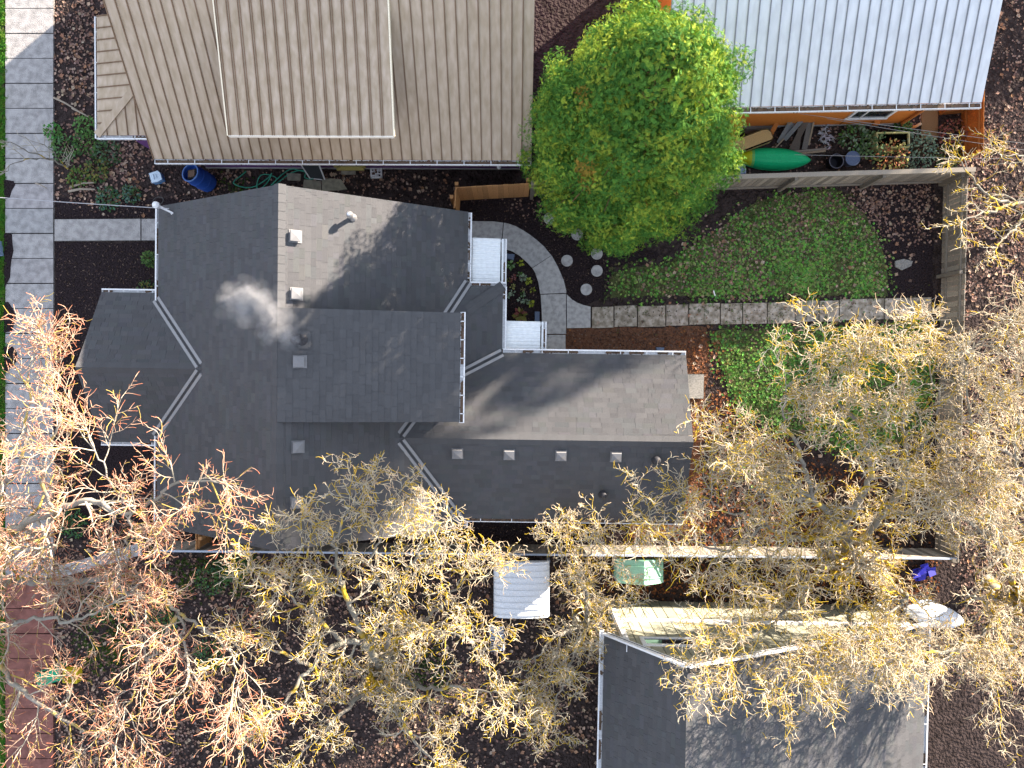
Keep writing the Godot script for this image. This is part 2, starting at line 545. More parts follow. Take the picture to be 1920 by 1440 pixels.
func pipe(parent: Node3D, called: String, p: Vector3, r: float, h: float, m: Material, cap := 0) -> void:
	var b := Buf.new()
	var t := Transform3D(Basis.IDENTITY, p)
	b.lathe(t, PackedVector2Array([Vector2(r * 2.1, -0.08), Vector2(r * 2.0, 0.02), Vector2(r * 1.2, 0.09), Vector2(r, 0.11), Vector2(r, h), Vector2(r * 0.75, h), Vector2(r * 0.75, h - 0.1), Vector2(0, h - 0.1)]), 14, W)
	var o := obj(called, b, m, parent)
	if cap == 1:
		var k := Buf.new()
		k.lathe(Transform3D(Basis.IDENTITY, p + Vector3.UP * h), PackedVector2Array([Vector2(0, 0.02), Vector2(r * 1.7, 0.0), Vector2(r * 1.8, 0.03), Vector2(r * 1.5, 0.10), Vector2(r * 0.8, 0.15), Vector2(0, 0.165)]), 18, W)
		obj("cap", k, m, o)

func valley(parent: Node3D, a: Vector3, d: Vector3) -> void:
	var z := (d - a).normalized()
	var x := Vector3.UP.cross(z).normalized()
	for s in [-1, 1]:
		var b := Buf.new()
		b.beam(a + x * 0.075 * s + Vector3.UP * (0.045), d + x * 0.075 * s + Vector3.UP * (0.045), 0.075, 0.05, W)
		obj("valley_flashing", b, mats.flashing, parent)
	var g := Buf.new()
	g.beam(a + Vector3.UP * 0.016, d + Vector3.UP * 0.016, 0.10, 0.012, W)
	obj("valley_channel", g, mats.tab0, parent)

func build_house() -> void:
	var hs := thing("house", "dark grey shingled bungalow with cross gables, shed dormer and long low rear wing", "house", Vector3.ZERO, -0.014)
	var inv := hs.transform.affine_inverse()
	var RX := -5.47; var RH := 6.04; var P := 0.706
	var XL := -9.49; var XR := -1.23; var Z0 := -4.18; var Z1 := 4.36
	var EL := RH - (RX - XL) * P; var ER := RH - (XR - RX) * P
	# walls
	var b := Buf.new()
	b.bx(XL + 0.45, XR - 0.45, 0, 2.95, Z0 + 0.4, Z1 - 0.4, W)
	for zz in [Z0 + 0.4, Z1 - 0.4]:
		var A := Vector3(XL + 0.45, 2.95, zz); var D := Vector3(XR - 0.45, 2.95, zz); var T := Vector3(RX, RH - 0.25, zz)
		b.tri(A, D, T, W)
	b.bx(-10.7, -9.2, 0, 2.85, -1.6, 1.9, W)
	b.tri(Vector3(-10.7, 2.85, -1.6), Vector3(-10.7, 2.85, 1.9), Vector3(-10.7, 4.0, 0.13), W)
	b.bx(-1.6, 4.3, 0, 2.95, -0.02, 3.68, W)
	b.tri(Vector3(4.3, 2.95, 3.68), Vector3(4.3, 2.95, -0.02), Vector3(4.3, 3.9, 1.83), W)
	b.bx(-1.7, -0.6, 0, 2.9, -1.8, 0.5, W)
	obj("wall", b, mats.siding, hs)
	# main gable
	var rf := Buf.new()
	shingle_plane(rf, rect2(XL, RX, Z0, Z1), Vector2(XL, 0), Vector2(1, 0), EL, P)
	shingle_plane(rf, rect2(RX, XR, Z0, Z1), Vector2(XR, 0), Vector2(-1, 0), ER, P)
	roof_edges(rf, [Vector3(XL, EL, Z0), Vector3(RX, RH, Z0), Vector3(XR, ER, Z0)])
	roof_edges(rf, [Vector3(XR, ER, Z1), Vector3(RX, RH, Z1), Vector3(XL, EL, Z1)])
	roof_edges(rf, [Vector3(XL, EL, Z1), Vector3(XL, EL, Z0)])
	roof_edges(rf, [Vector3(XR, ER, Z0), Vector3(XR, ER, Z1)])
	var roof := Node3D.new()
	roof.name = "roof"
	hs.add_child(roof)
	stuffing("shingle_courses", rf, roof)
	ridge_caps(roof, Vector3(RX, RH + 0.012, Z1), Vector3(RX, RH + 0.012, Z0), P, P)
	# front cross gable
	var gz := 0.13; var gw := 2.02; var gr := 4.34; var gp := 0.64
	var gx := -11.08
	var ge := gr - gw * gp
	rf = Buf.new()
	shingle_plane(rf, PackedVector2Array([Vector2(gx, gz - gw), Vector2(-9.3, gz - gw), Vector2(-7.5, gz), Vector2(gx, gz)]), Vector2(0, gz - gw), Vector2(0, 1), ge, gp)
	shingle_plane(rf, PackedVector2Array([Vector2(gx, gz + gw), Vector2(-9.3, gz + gw), Vector2(-7.5, gz), Vector2(gx, gz)]), Vector2(0, gz + gw), Vector2(0, -1), ge, gp)
	roof_edges(rf, [Vector3(gx, ge, gz + gw), Vector3(gx, gr, gz), Vector3(gx, ge, gz - gw)])
	roof_edges(rf, [Vector3(gx, ge, gz - gw), Vector3(XL + 0.2, ge, gz - gw)])
	roof_edges(rf, [Vector3(XL + 0.2, ge, gz + gw), Vector3(gx, ge, gz + gw)])
	var fr := Node3D.new()
	fr.name = "porch_roof"
	hs.add_child(fr)
	stuffing("shingle_courses", rf, fr)
	var ax := XL + (gr - EL) / P
	ridge_caps(fr, Vector3(gx, gr + 0.01, gz), Vector3(ax, gr + 0.01, gz), gp, gp)
	# valleys of the cross gable: where both planes meet
	var v0 := Vector3(XL + (ge + 0.12 - EL) / P, ge + 0.12, gz - gw + 0.12 / gp)
	valley(hs, v0, Vector3(ax - 0.06, gr - 0.04, gz - 0.08))
	valley(hs, Vector3(v0.x, v0.y, gz + gw - 0.12 / gp), Vector3(ax - 0.06, gr - 0.04, gz + 0.08))
	# wing
	var wz := 1.83; var ww := 2.24; var wr := 4.20; var wp := 0.48
	var wx := 4.67
	var we := wr - ww * wp
	rf = Buf.new()
	shingle_plane(rf, rect2(-2.95, wx, wz - ww, wz), Vector2(0, wz - ww), Vector2(0, 1), we, wp)
	shingle_plane(rf, rect2(-2.95, wx, wz, wz + ww), Vector2(0, wz + ww), Vector2(0, -1), we, wp)
	roof_edges(rf, [Vector3(wx, we, wz - ww), Vector3(wx, wr, wz), Vector3(wx, we, wz + ww)])
	roof_edges(rf, [Vector3(-0.3, we, wz - ww), Vector3(wx, we, wz - ww)])
	roof_edges(rf, [Vector3(wx, we, wz + ww), Vector3(-1.2, we, wz + ww)])
	var wg := Node3D.new()
	wg.name = "wing_roof"
	hs.add_child(wg)
	stuffing("shingle_courses", rf, wg)
	var wa := RX + (RH - wr) / P
	ridge_caps(wg, Vector3(wx, wr + 0.01, wz), Vector3(wa, wr + 0.01, wz), wp, wp)
	valley(hs, Vector3(XR - 0.02, ER + 0.02, wz + (wr - ER) / wp - 0.02), Vector3(wa + 0.05, wr - 0.03, wz + 0.08))
	valley(hs, Vector3(RX + (RH - 3.9) / P, 3.9, wz - (wr - 3.9) / wp), Vector3(wa + 0.05, wr - 0.03, wz - 0.08))
	# small hipped bay between main block and wing
	var bx1 := -0.27; var bz := -2.2; var be := we - 0.0; var bp := 0.26; var bq := 0.36
	rf = Buf.new()
	var hip := Vector2(-2.1, bz + (bx1 + 2.1) * bp / bq)
	shingle_plane(rf, PackedVector2Array([Vector2(bx1, bz), hip, Vector2(-2.1, bz)]), Vector2(0, bz), Vector2(0, 1), be, bq)
	shingle_plane(rf, PackedVector2Array([Vector2(bx1, bz), Vector2(bx1, 0.9), Vector2(-2.1, 0.9), hip]), Vector2(bx1, 0), Vector2(-1, 0), be, bp)
	roof_edges(rf, [Vector3(-1.3, be, bz), Vector3(bx1, be, bz)])
	roof_edges(rf, [Vector3(bx1, be, bz), Vector3(bx1, be, wz - ww)])
	var bay := Node3D.new()
	bay.name = "bay_roof"
	hs.add_child(bay)
	stuffing("shingle_courses", rf, bay)
	ridge_caps(bay, Vector3(bx1, be + 0.012, bz), Vector3(hip.x + 0.9, be + (bx1 - hip.x - 0.9) * bp + 0.012, bz + (hip.y - bz) * (bx1 - hip.x - 0.9) / (bx1 - hip.x)), 0.1, 0.1)
	valley(hs, Vector3(XR + 0.02, ER + 0.04, bz + (ER + 0.04 - be) / bq + 0.02), Vector3(XR - 0.62, ER + 0.62 * P, bz + (ER + 0.62 * P - be) / bq))
	valley(hs, Vector3(bx1, be + 0.01, wz - ww), Vector3(bx1 - 1.2, be + 1.2 * bp, wz - ww + 1.2 * bp / wp))
	# shed dormer
	var dx0 := RX + 0.06; var dx1 := -1.27; var dz0 := -1.33; var dz1 := 1.34
	var dh1 := 5.12; var dh0 := RH + 0.02
	var dp := (dh0 - dh1) / (dx1 - dx0)
	var dm := Buf.new()
	dm.quad(Vector3(dx0, dh0, dz0), Vector3(dx0, dh0, dz1), Vector3(dx1, dh1, dz1), Vector3(dx1, dh1, dz0), shingle_tone(1))
	dm.quad(Vector3(dx0, dh0 - 0.12, dz0), Vector3(dx1, dh1 - 0.12, dz0), Vector3(dx1, dh1 - 0.12, dz1), Vector3(dx0, dh0 - 0.12, dz1), shingle_tone(0))
	for zz in [dz0, dz1]:
		dm.quad(Vector3(dx0, dh0, zz), Vector3(dx0, dh0 - 0.12, zz), Vector3(dx1, dh1 - 0.12, zz), Vector3(dx1, dh1, zz), shingle_tone(0))
	dm.quad(Vector3(dx1, dh1, dz0), Vector3(dx1, dh1, dz1), Vector3(dx1, dh1 - 0.12, dz1), Vector3(dx1, dh1 - 0.12, dz0), shingle_tone(0))
	var dr := obj("dormer_roof", dm, mats.shingle, hs)
	var up := Vector3(-1, dp, 0).normalized()
	var nr := Vector3(dp, 1, 0).normalized()
	var basis := Basis(Vector3(0, 0, 1), nr, -up)   # x along the eave, y out of the roof, z down the slope
	var tabs := {}
	for wd in [0.21, 0.27, 0.33]:
		for th in [0.008, 0.016]:
			var tb := Buf.new()
			var A := Vector3(0, th, 0); var D := Vector3(wd - 0.005, th, 0); var E := Vector3(wd - 0.005, 0.002, -0.19); var G := Vector3(0, 0.002, -0.19)
			tb.quad(G, A, D, E, W)
			tb.quad(A, Vector3(0, 0, 0), Vector3(wd - 0.005, 0, 0), D, W)
			tb.tri(G, Vector3(0, 0, 0), A, W)
			tb.tri(D, Vector3(wd - 0.005, 0, 0), E, W)
			tabs["%.2f %.3f" % [wd, th]] = tb.mesh()
	var rows := int(ceil((dx1 - dx0) / 0.152))
	for i in rows:
		var p := Vector3(dx1 - i * 0.152 * 0.975, 0, dz0)
		p.y = dh1 + (dx1 - p.x) * dp + 0.001
		var z := -(0.11 if i % 2 else 0.0) - rng.randf() * 0.08
		while z < dz1 - dz0 - 0.02:
			var wd: float = [0.21, 0.27, 0.33][rng.randi() % 3]
			var a := maxf(z, 0.0)
			var e := minf(z + wd, dz1 - dz0)
			if e - a > 0.03:
				var th: float = [0.008, 0.016][rng.randi() % 2]
				var t := Transform3D(basis * Basis.from_scale(Vector3((e - a) / wd, 1, 1)), p + Vector3(0, 0, a))
				inst("shingle", tabs["%.2f %.3f" % [wd, th]], mats["tab%d" % (rng.randi() % 5)], dr, t)
			z += wd
	b = Buf.new()
	for zz in [dz0 + 0.12, dz1 - 0.12]:
		var A := Vector3(dx0 + 0.1, dh0 - 0.14, zz); var D := Vector3(dx1 - 0.35, dh1 - 0.05, zz); var E := Vector3(dx1 - 0.35, 3.15, zz)
		b.tri(A, E, D, W)
	b.quad(Vector3(dx1 - 0.35, dh1 - 0.04, dz0 + 0.12), Vector3(dx1 - 0.35, dh1 - 0.04, dz1 - 0.12), Vector3(dx1 - 0.35, 3.15, dz1 - 0.12), Vector3(dx1 - 0.35, 3.15, dz0 + 0.12), W)
	obj("dormer_wall", b, mats.siding, hs)
	# gutters
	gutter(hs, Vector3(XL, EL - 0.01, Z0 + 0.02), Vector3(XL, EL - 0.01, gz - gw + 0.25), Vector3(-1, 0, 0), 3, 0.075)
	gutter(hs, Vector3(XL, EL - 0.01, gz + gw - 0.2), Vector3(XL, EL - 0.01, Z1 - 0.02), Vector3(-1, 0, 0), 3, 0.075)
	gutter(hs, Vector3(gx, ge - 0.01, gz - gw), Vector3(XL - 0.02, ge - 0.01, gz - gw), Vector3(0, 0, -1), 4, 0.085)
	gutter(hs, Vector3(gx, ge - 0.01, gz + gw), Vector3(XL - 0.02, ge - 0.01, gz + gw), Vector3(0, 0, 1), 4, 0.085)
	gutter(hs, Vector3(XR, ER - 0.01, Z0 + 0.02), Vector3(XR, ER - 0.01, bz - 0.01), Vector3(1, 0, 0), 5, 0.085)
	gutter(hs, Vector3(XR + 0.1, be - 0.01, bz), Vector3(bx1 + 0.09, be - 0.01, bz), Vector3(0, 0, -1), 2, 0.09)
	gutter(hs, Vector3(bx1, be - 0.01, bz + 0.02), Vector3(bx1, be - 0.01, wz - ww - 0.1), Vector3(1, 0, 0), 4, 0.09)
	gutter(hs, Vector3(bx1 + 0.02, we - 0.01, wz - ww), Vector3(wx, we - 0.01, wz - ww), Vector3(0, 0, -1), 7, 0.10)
	gutter(hs, Vector3(XR + 0.02, we - 0.01, wz + ww), Vector3(wx - 0.01, we - 0.01, wz + ww), Vector3(0, 0, 1), 7, 0.09, 0.02, 0.9)  # dense fill here paints the shaded gap behind the lip
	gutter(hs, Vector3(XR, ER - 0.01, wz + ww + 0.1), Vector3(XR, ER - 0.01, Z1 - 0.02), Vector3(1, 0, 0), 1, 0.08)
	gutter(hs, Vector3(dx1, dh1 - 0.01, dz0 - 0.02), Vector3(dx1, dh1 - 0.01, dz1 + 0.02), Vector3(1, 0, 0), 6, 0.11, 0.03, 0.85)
	# vents
	var mnr := Vector3(P, 1, 0).normalized(); var mup := Vector3(-1, P, 0).normalized()
	for q in [[551, 443], [553, 551], [556, 838], [553, 942]]:
		vent_box(hs, on_plane(inv, q[0], q[1], Vector3(RX, RH, 0), mnr), mnr, mup)
	vent_box(hs, on_plane(inv, 560, 678, Vector3(dx0, dh0, 0), nr), nr, up)
	var wnr := Vector3(0, 1, wp).normalized(); var wup := Vector3(0, wp, -1).normalized()
	for q in [[858, 848], [955, 850], [1052, 852], [1155, 854]]:
		vent_box(hs, on_plane(inv, q[0], q[1], Vector3(0, wr, wz), wnr), wnr, wup)
	pipe(hs, "vent_pipe", on_plane(inv, 661, 408, Vector3(RX, RH, 0), mnr), 0.05, 0.34, mats.bright_metal, 1)
	pipe(hs, "vent_pipe", on_plane(inv, 785, 920, Vector3(RX, RH, 0), mnr), 0.055, 0.34, mats.vent_metal)
	pipe(hs, "vent_pipe", on_plane(inv, 1229, 862, Vector3(0, wr, wz), wnr), 0.06, 0.16, mats.dark_metal, 1)
	pipe(hs, "vent_pipe", on_plane(inv, 1130, 926, Vector3(0, wr, wz), wnr), 0.06, 0.16, mats.dark_metal, 1)
	pipe(hs, "flue", on_plane(inv, 565, 637, Vector3(dx0, dh0, 0), nr), 0.075, 0.5, mats.dark_metal, 1)
	var fp := on_plane(inv, 571, 637, Vector3(dx0, dh0, 0), nr)
	b = Buf.new()
	b.box(Transform3D(basis, fp + nr * 0.03), Vector3(0.42, 0.012, 0.3), W)
	obj("flue_flashing", b, mats.tab1, hs)
	# awnings
	awning(hs, -1.11, -0.30, -3.52, -2.30, 2.86, 2.74)
	awning(hs, -0.17, 0.82, -1.28, -0.51, 2.86, 2.72)
	# stoop at the wing's end
	b = Buf.new()
	b.prism(rect2(4.1, 5.85, 0.1, 0.86), 0.0, 0.28, W, 0.015)
	obj("stoop", b, mats.rock, hs)
	# service mast and bracket at the front corner
	var m := Buf.new()
	var base := Vector3(XL + 0.28, 3.2, Z0 + 0.12)
	m.tube(PackedVector3Array([base + Vector3.DOWN * 0.3, base + Vector3.UP * 0.75]), PackedFloat32Array([0.035, 0.035]), 10, PackedColorArray([W, W]))
	m.lathe(Transform3D(Basis.IDENTITY, base + Vector3.UP * 0.72), PackedVector2Array([Vector2(0.04, 0), Vector2(0.09, 0.03), Vector2(0.09, 0.12), Vector2(0.05, 0.18), Vector2(0, 0.19)]), 12, W)
	m.beam(base + Vector3.UP * 0.66, base + Vector3(0.5, 0.12, 0.24), 0.05, 0.05, W)
	m.beam(base + Vector3(0.5, 0.14, 0.18), base + Vector3(0.48, 0.14, 0.38), 0.09, 0.09, W)
	m.beam(base + Vector3(0.22, 0.45, 0.1), base + Vector3(0.24, 0.20, 0.24), 0.03, 0.03, W)
	obj("service_mast", m, mats.white_metal, hs)
	m = Buf.new()
	var loop := PackedVector3Array(); var lr := PackedFloat32Array(); var lc := PackedColorArray()
	for i in 15:
		var a := TAU * i / 14.0
		loop.append(base + Vector3(0.02 + cos(a) * 0.13, 0.72 + sin(a) * 0.08, -0.12 + sin(a) * 0.12)); lr.append(0.013); lc.append(W * 0.05)
	m.tube(loop, lr, 5, lc)
	obj("drip_loop", m, mats.paint, hs)

func stuffing(called: String, b: Buf, parent: Node3D) -> void:
	var o := obj(called, b, mats.shingle, parent)
	o.set_meta("kind", "stuff")

func roof_edges(b: Buf, pts: Array) -> void:
	var col := shingle_tone(0)
	for i in pts.size() - 1:
		var a: Vector3 = pts[i]; var d: Vector3 = pts[i + 1]
		b.quad(a, d, d + Vector3.DOWN * 0.16, a + Vector3.DOWN * 0.16, col)

func on_plane(inv: Transform3D, u: float, v: float, p: Vector3, nrm: Vector3) -> Vector3:
	var o := inv * Vector3(0, CAM_H, 0)
	var g := inv * at(u, v, 0.0)
	var d := g - o
	return o + d * ((p - o).dot(nrm) / d.dot(nrm))

func awning(parent: Node3D, x0: float, x1: float, z0: float, z1: float, h0: float, h1: float) -> void:
	var f := Buf.new()
	f.beam(Vector3(x1, h1 - 0.05, z0), Vector3(x1, h1 - 0.05, z1), 0.05, 0.08, W)
	f.beam(Vector3(x0, h0 - 0.05, z0), Vector3(x0, h0 - 0.05, z1), 0.05, 0.08, W)
	for z in [z0 + 0.05, z1 - 0.05]:
		f.beam(Vector3(x1 - 0.05, 0, z), Vector3(x1 - 0.05, h1 - 0.09, z), 0.07, 0.07, W, Vector3.RIGHT)
	var aw := obj("awning", f, mats.awning, parent)
	var k := int(round((z1 - z0) / 0.098))
	var pw := (z1 - z0) / k
	var b := Buf.new()
	var L := x1 - x0 - 0.06
	var fall := h1 - h0
	var pr := [[0.0, 0.0], [0.15, 0.0], [0.28, 0.022], [0.72, 0.022], [0.85, 0.0], [1.0, 0.0]]
	for i in pr.size() - 1:
		var A := Vector3(0, pr[i][1], pr[i][0] * pw); var D := Vector3(0, pr[i + 1][1], pr[i + 1][0] * pw)
		var e := Vector3(L, fall, 0)
		b.quad(A, D, D + e, A + e, W)
	var me := b.mesh()
	for i in k:
		inst("awning_panel", me, mats.awning, aw, Transform3D(Basis.IDENTITY, Vector3(x0, h0 + 0.004, z0 + i * pw)))
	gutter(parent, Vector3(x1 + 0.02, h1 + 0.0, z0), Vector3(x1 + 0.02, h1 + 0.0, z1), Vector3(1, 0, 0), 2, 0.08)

# ---------------------------------------------------------------- standing seam roofs
func seam_roof(parent: Node3D, called: String, m: Material, a: Vector3, along: Vector3, count: int, pw: float, upv: Vector3, length: float, rib: Color, double := false) -> Node3D:
	# a: eave corner, along: unit vector of the eave, upv: unit vector up the slope
	var root := Node3D.new()
	root.name = called
	parent.add_child(root)
	var nr := upv.cross(along).normalized()
	if nr.y < 0: nr = -nr
	var b := Buf.new()
	b.box(Transform3D(Basis.IDENTITY, Vector3(pw / 2, 0, length / 2)), Vector3(pw - 0.002, 0.008, length), W)
	for x in ([0.0, 0.05] if double else [0.0]):
		b.box(Transform3D(Basis.IDENTITY, Vector3(x, 0.018, length / 2)), Vector3(0.024 if not double else 0.014, 0.036, length + 0.004), rib)
	var me := b.mesh()
	for i in count:
		inst("panel", me, m, root, Transform3D(Basis(along, nr, upv), a + along * pw * i))
	return root

func build_tan_house() -> void:
	var rot := 0.004
	var th := thing("neighbour_house", "tan standing seam metal roofed house with purple walls beside the bungalow", "house", Vector3.ZERO, -rot)
	var X0 := -9.68; var X1 := 0.5; var ZE := -5.60; var HE := 2.95; var p := 0.87
	var n := 38
	var up := Vector3(0, p, -1).normalized()
	var rib := Color(0.42, 0.34, 0.28)  # darker rib tint paints in the shadow along each seam
	var L := 4.6 * sqrt(1 + p * p)
	seam_roof(th, "roof", mats.tan_roof, Vector3(X0, HE, ZE), Vector3(1, 0, 0), n, (X1 - X0) / n, up, L, rib)
	var b := Buf.new()
	b.quad(Vector3(X0, HE - 0.03, ZE), Vector3(X0, HE + 4.6 * p - 0.03, ZE - 4.6), Vector3(X0, HE + 4.6 * p - 0.03, ZE - 9.2), Vector3(X0, HE - 0.03, ZE - 9.2), W)
	b.quad(Vector3(X1, HE - 0.03, ZE), Vector3(X1, HE - 0.03, ZE - 9.2), Vector3(X1, HE + 4.6 * p - 0.03, ZE - 9.2), Vector3(X1, HE + 4.6 * p - 0.03, ZE - 4.6), W)
	b.quad(Vector3(X0, HE + 4.6 * p - 0.01, ZE - 4.6), Vector3(X1, HE + 4.6 * p - 0.01, ZE - 4.6), Vector3(X1, HE - 0.03, ZE - 9.2), Vector3(X0, HE - 0.03, ZE - 9.2), W)
	obj("gable", b, mats.tan_roof, th)
	# wall
	b = Buf.new()
	b.bx(X0 + 0.35, X1 - 0.3, 0, HE - 0.02, ZE - 8.7, ZE - 0.48, W)
	obj("wall", b, mats.purple, th)
	b = Buf.new()
	b.bx(X0 + 0.33, X1 - 0.28, 0, 0.10, ZE - 8.72, ZE - 0.46, W)
	obj("foundation", b, mats.concrete, th)
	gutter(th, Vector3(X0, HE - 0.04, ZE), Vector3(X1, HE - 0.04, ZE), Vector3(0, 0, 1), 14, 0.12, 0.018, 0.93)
	# door with pale yellow trim
	b = Buf.new()
	var wz := ZE - 0.47
	for x in [at(624, 314).x * 0.97, at(676, 314).x * 0.97]:
		b.bx(x - 0.06, x + 0.06, 0.3, 2.4, wz, wz + 0.05, W)
	b.bx(at(624, 314).x * 0.97, at(676, 314).x * 0.97, 0.25, 0.35, wz, wz + 0.12, W)
	obj("door_trim", b, mats.trim_yellow, th)
	b = Buf.new()
	b.bx(at(624, 314).x * 0.97, at(676, 314).x * 0.97, 0.3, 2.35, wz - 0.02, wz + 0.02, Color(0.4, 0.36, 0.2))
	obj("door", b, mats.paint, th)
	# porch light on the wall
	var lp := at(934, 318, 1.2)
	b = Buf.new()
	b.beam(Vector3(lp.x, 1.3, wz), Vector3(lp.x, 1.28, wz + 0.2), 0.04, 0.04, W)
	b.lathe(Transform3D(Basis(Vector3.RIGHT, 0.9), Vector3(lp.x, 1.2, wz + 0.22)), PackedVector2Array([Vector2(0.0, -0.12), Vector2(0.055, -0.12), Vector2(0.06, 0.02), Vector2(0.03, 0.08), Vector2(0, 0.09)]), 12, W)
	obj("wall_lamp", b, mats.white_metal, th)
	# shed dormer
	var dz := -5.75; var dh := 4.70; var dp := 0.33
	var dup := Vector3(0, dp, -1).normalized()
	var dx0 := -7.05; var dx1 := -2.98
	seam_roof(th, "dormer_roof", mats.tan_roof, Vector3(dx0, dh, dz), Vector3(1, 0, 0), 15, (dx1 - dx0) / 15, dup, 3.6, rib * 1.25, true)
	b = Buf.new()
	b.beam(Vector3(dx0 - 0.02, dh - 0.07, dz + 0.01), Vector3(dx1 + 0.02, dh - 0.07, dz + 0.01), 0.03, 0.13, Color(0.9, 0.84, 0.74))
	for x in [dx0 - 0.02, dx1 + 0.03]:
		b.beam(Vector3(x, dh - 0.04, dz), Vector3(x, dh - 0.04 + 3.4 * dp, dz - 3.4), 0.04, 0.14, Color(0.9, 0.8, 0.6))
	obj("fascia", b, mats.paint, th)
	b = Buf.new()
	b.bx(dx0 + 0.25, dx1 - 0.25, 3.0, dh - 0.03, dz - 1.6, dz - 0.42, W)
	b.bx(dx0 + 0.26, dx1 - 0.26, 3.5, dh + 0.3, dz - 3.0, dz - 1.4, W)
	obj("dormer_wall", b, mats.purple, th)
	# hipped porch roof at the street side
	var cx := -11.28; var cz := -6.27; var ch := 2.8; var cp := 0.25
	var pr := Node3D.new()
	pr.name = "porch_roof"
	th.add_child(pr)
	var side := Vector3(1, cp, 0).normalized()
	var frm := Vector3(0, cp, -1).normalized()
	for i in 6:      # panels of the front face, cut along the hip
		var x0 := cx + i * 0.28; var x1 := x0 + 0.28
		var m := Buf.new()
		var r0 := minf(x0 - cx, 1.7); var r1 := minf(x1 - cx, 1.7)
		m.quad(Vector3(x0, ch, cz), Vector3(x1, ch, cz), Vector3(x1, ch + r1 * cp, cz - r1), Vector3(x0, ch + r0 * cp, cz - r0), W)
		m.beam(Vector3(x1, ch + 0.015, cz), Vector3(x1, ch + r1 * cp + 0.015, cz - r1), 0.022, 0.03, rib)
		obj("panel", m, mats.tan_roof, pr)
	for i in 10:
		var z0 := cz - i * 0.32; var z1 := z0 - 0.32
		var m := Buf.new()
		var r0 := minf(cz - z0, 1.7); var r1 := minf(cz - z1, 1.7)
		m.quad(Vector3(cx, ch, z1), Vector3(cx, ch, z0), Vector3(cx + r0, ch + r0 * cp, z0), Vector3(cx + r1, ch + r1 * cp, z1), W)
		m.beam(Vector3(cx, ch + 0.015, z1), Vector3(cx + r1, ch + r1 * cp + 0.015, z1), 0.022, 0.03, rib)
		obj("panel", m, mats.tan_roof, pr)
	b = Buf.new()
	b.beam(Vector3(cx, ch + 0.02, cz), Vector3(cx + 1.65, ch + 1.65 * cp + 0.02, cz - 1.65), 0.20, 0.03, W * 0.95)
	obj("hip_cap", b, mats.tan_roof, pr)
	b = Buf.new()
	b.bx(cx + 0.3, X0 + 0.4, 0, ch - 0.03, cz - 4, cz - 0.3, W)
	obj("porch_wall", b, mats.purple, th)
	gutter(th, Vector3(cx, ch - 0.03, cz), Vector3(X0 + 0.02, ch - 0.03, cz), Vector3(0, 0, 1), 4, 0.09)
	gutter(th, Vector3(cx, ch - 0.03, cz - 3.2), Vector3(cx, ch - 0.03, cz + 0.08), Vector3(-1, 0, 0), 4, 0.06)

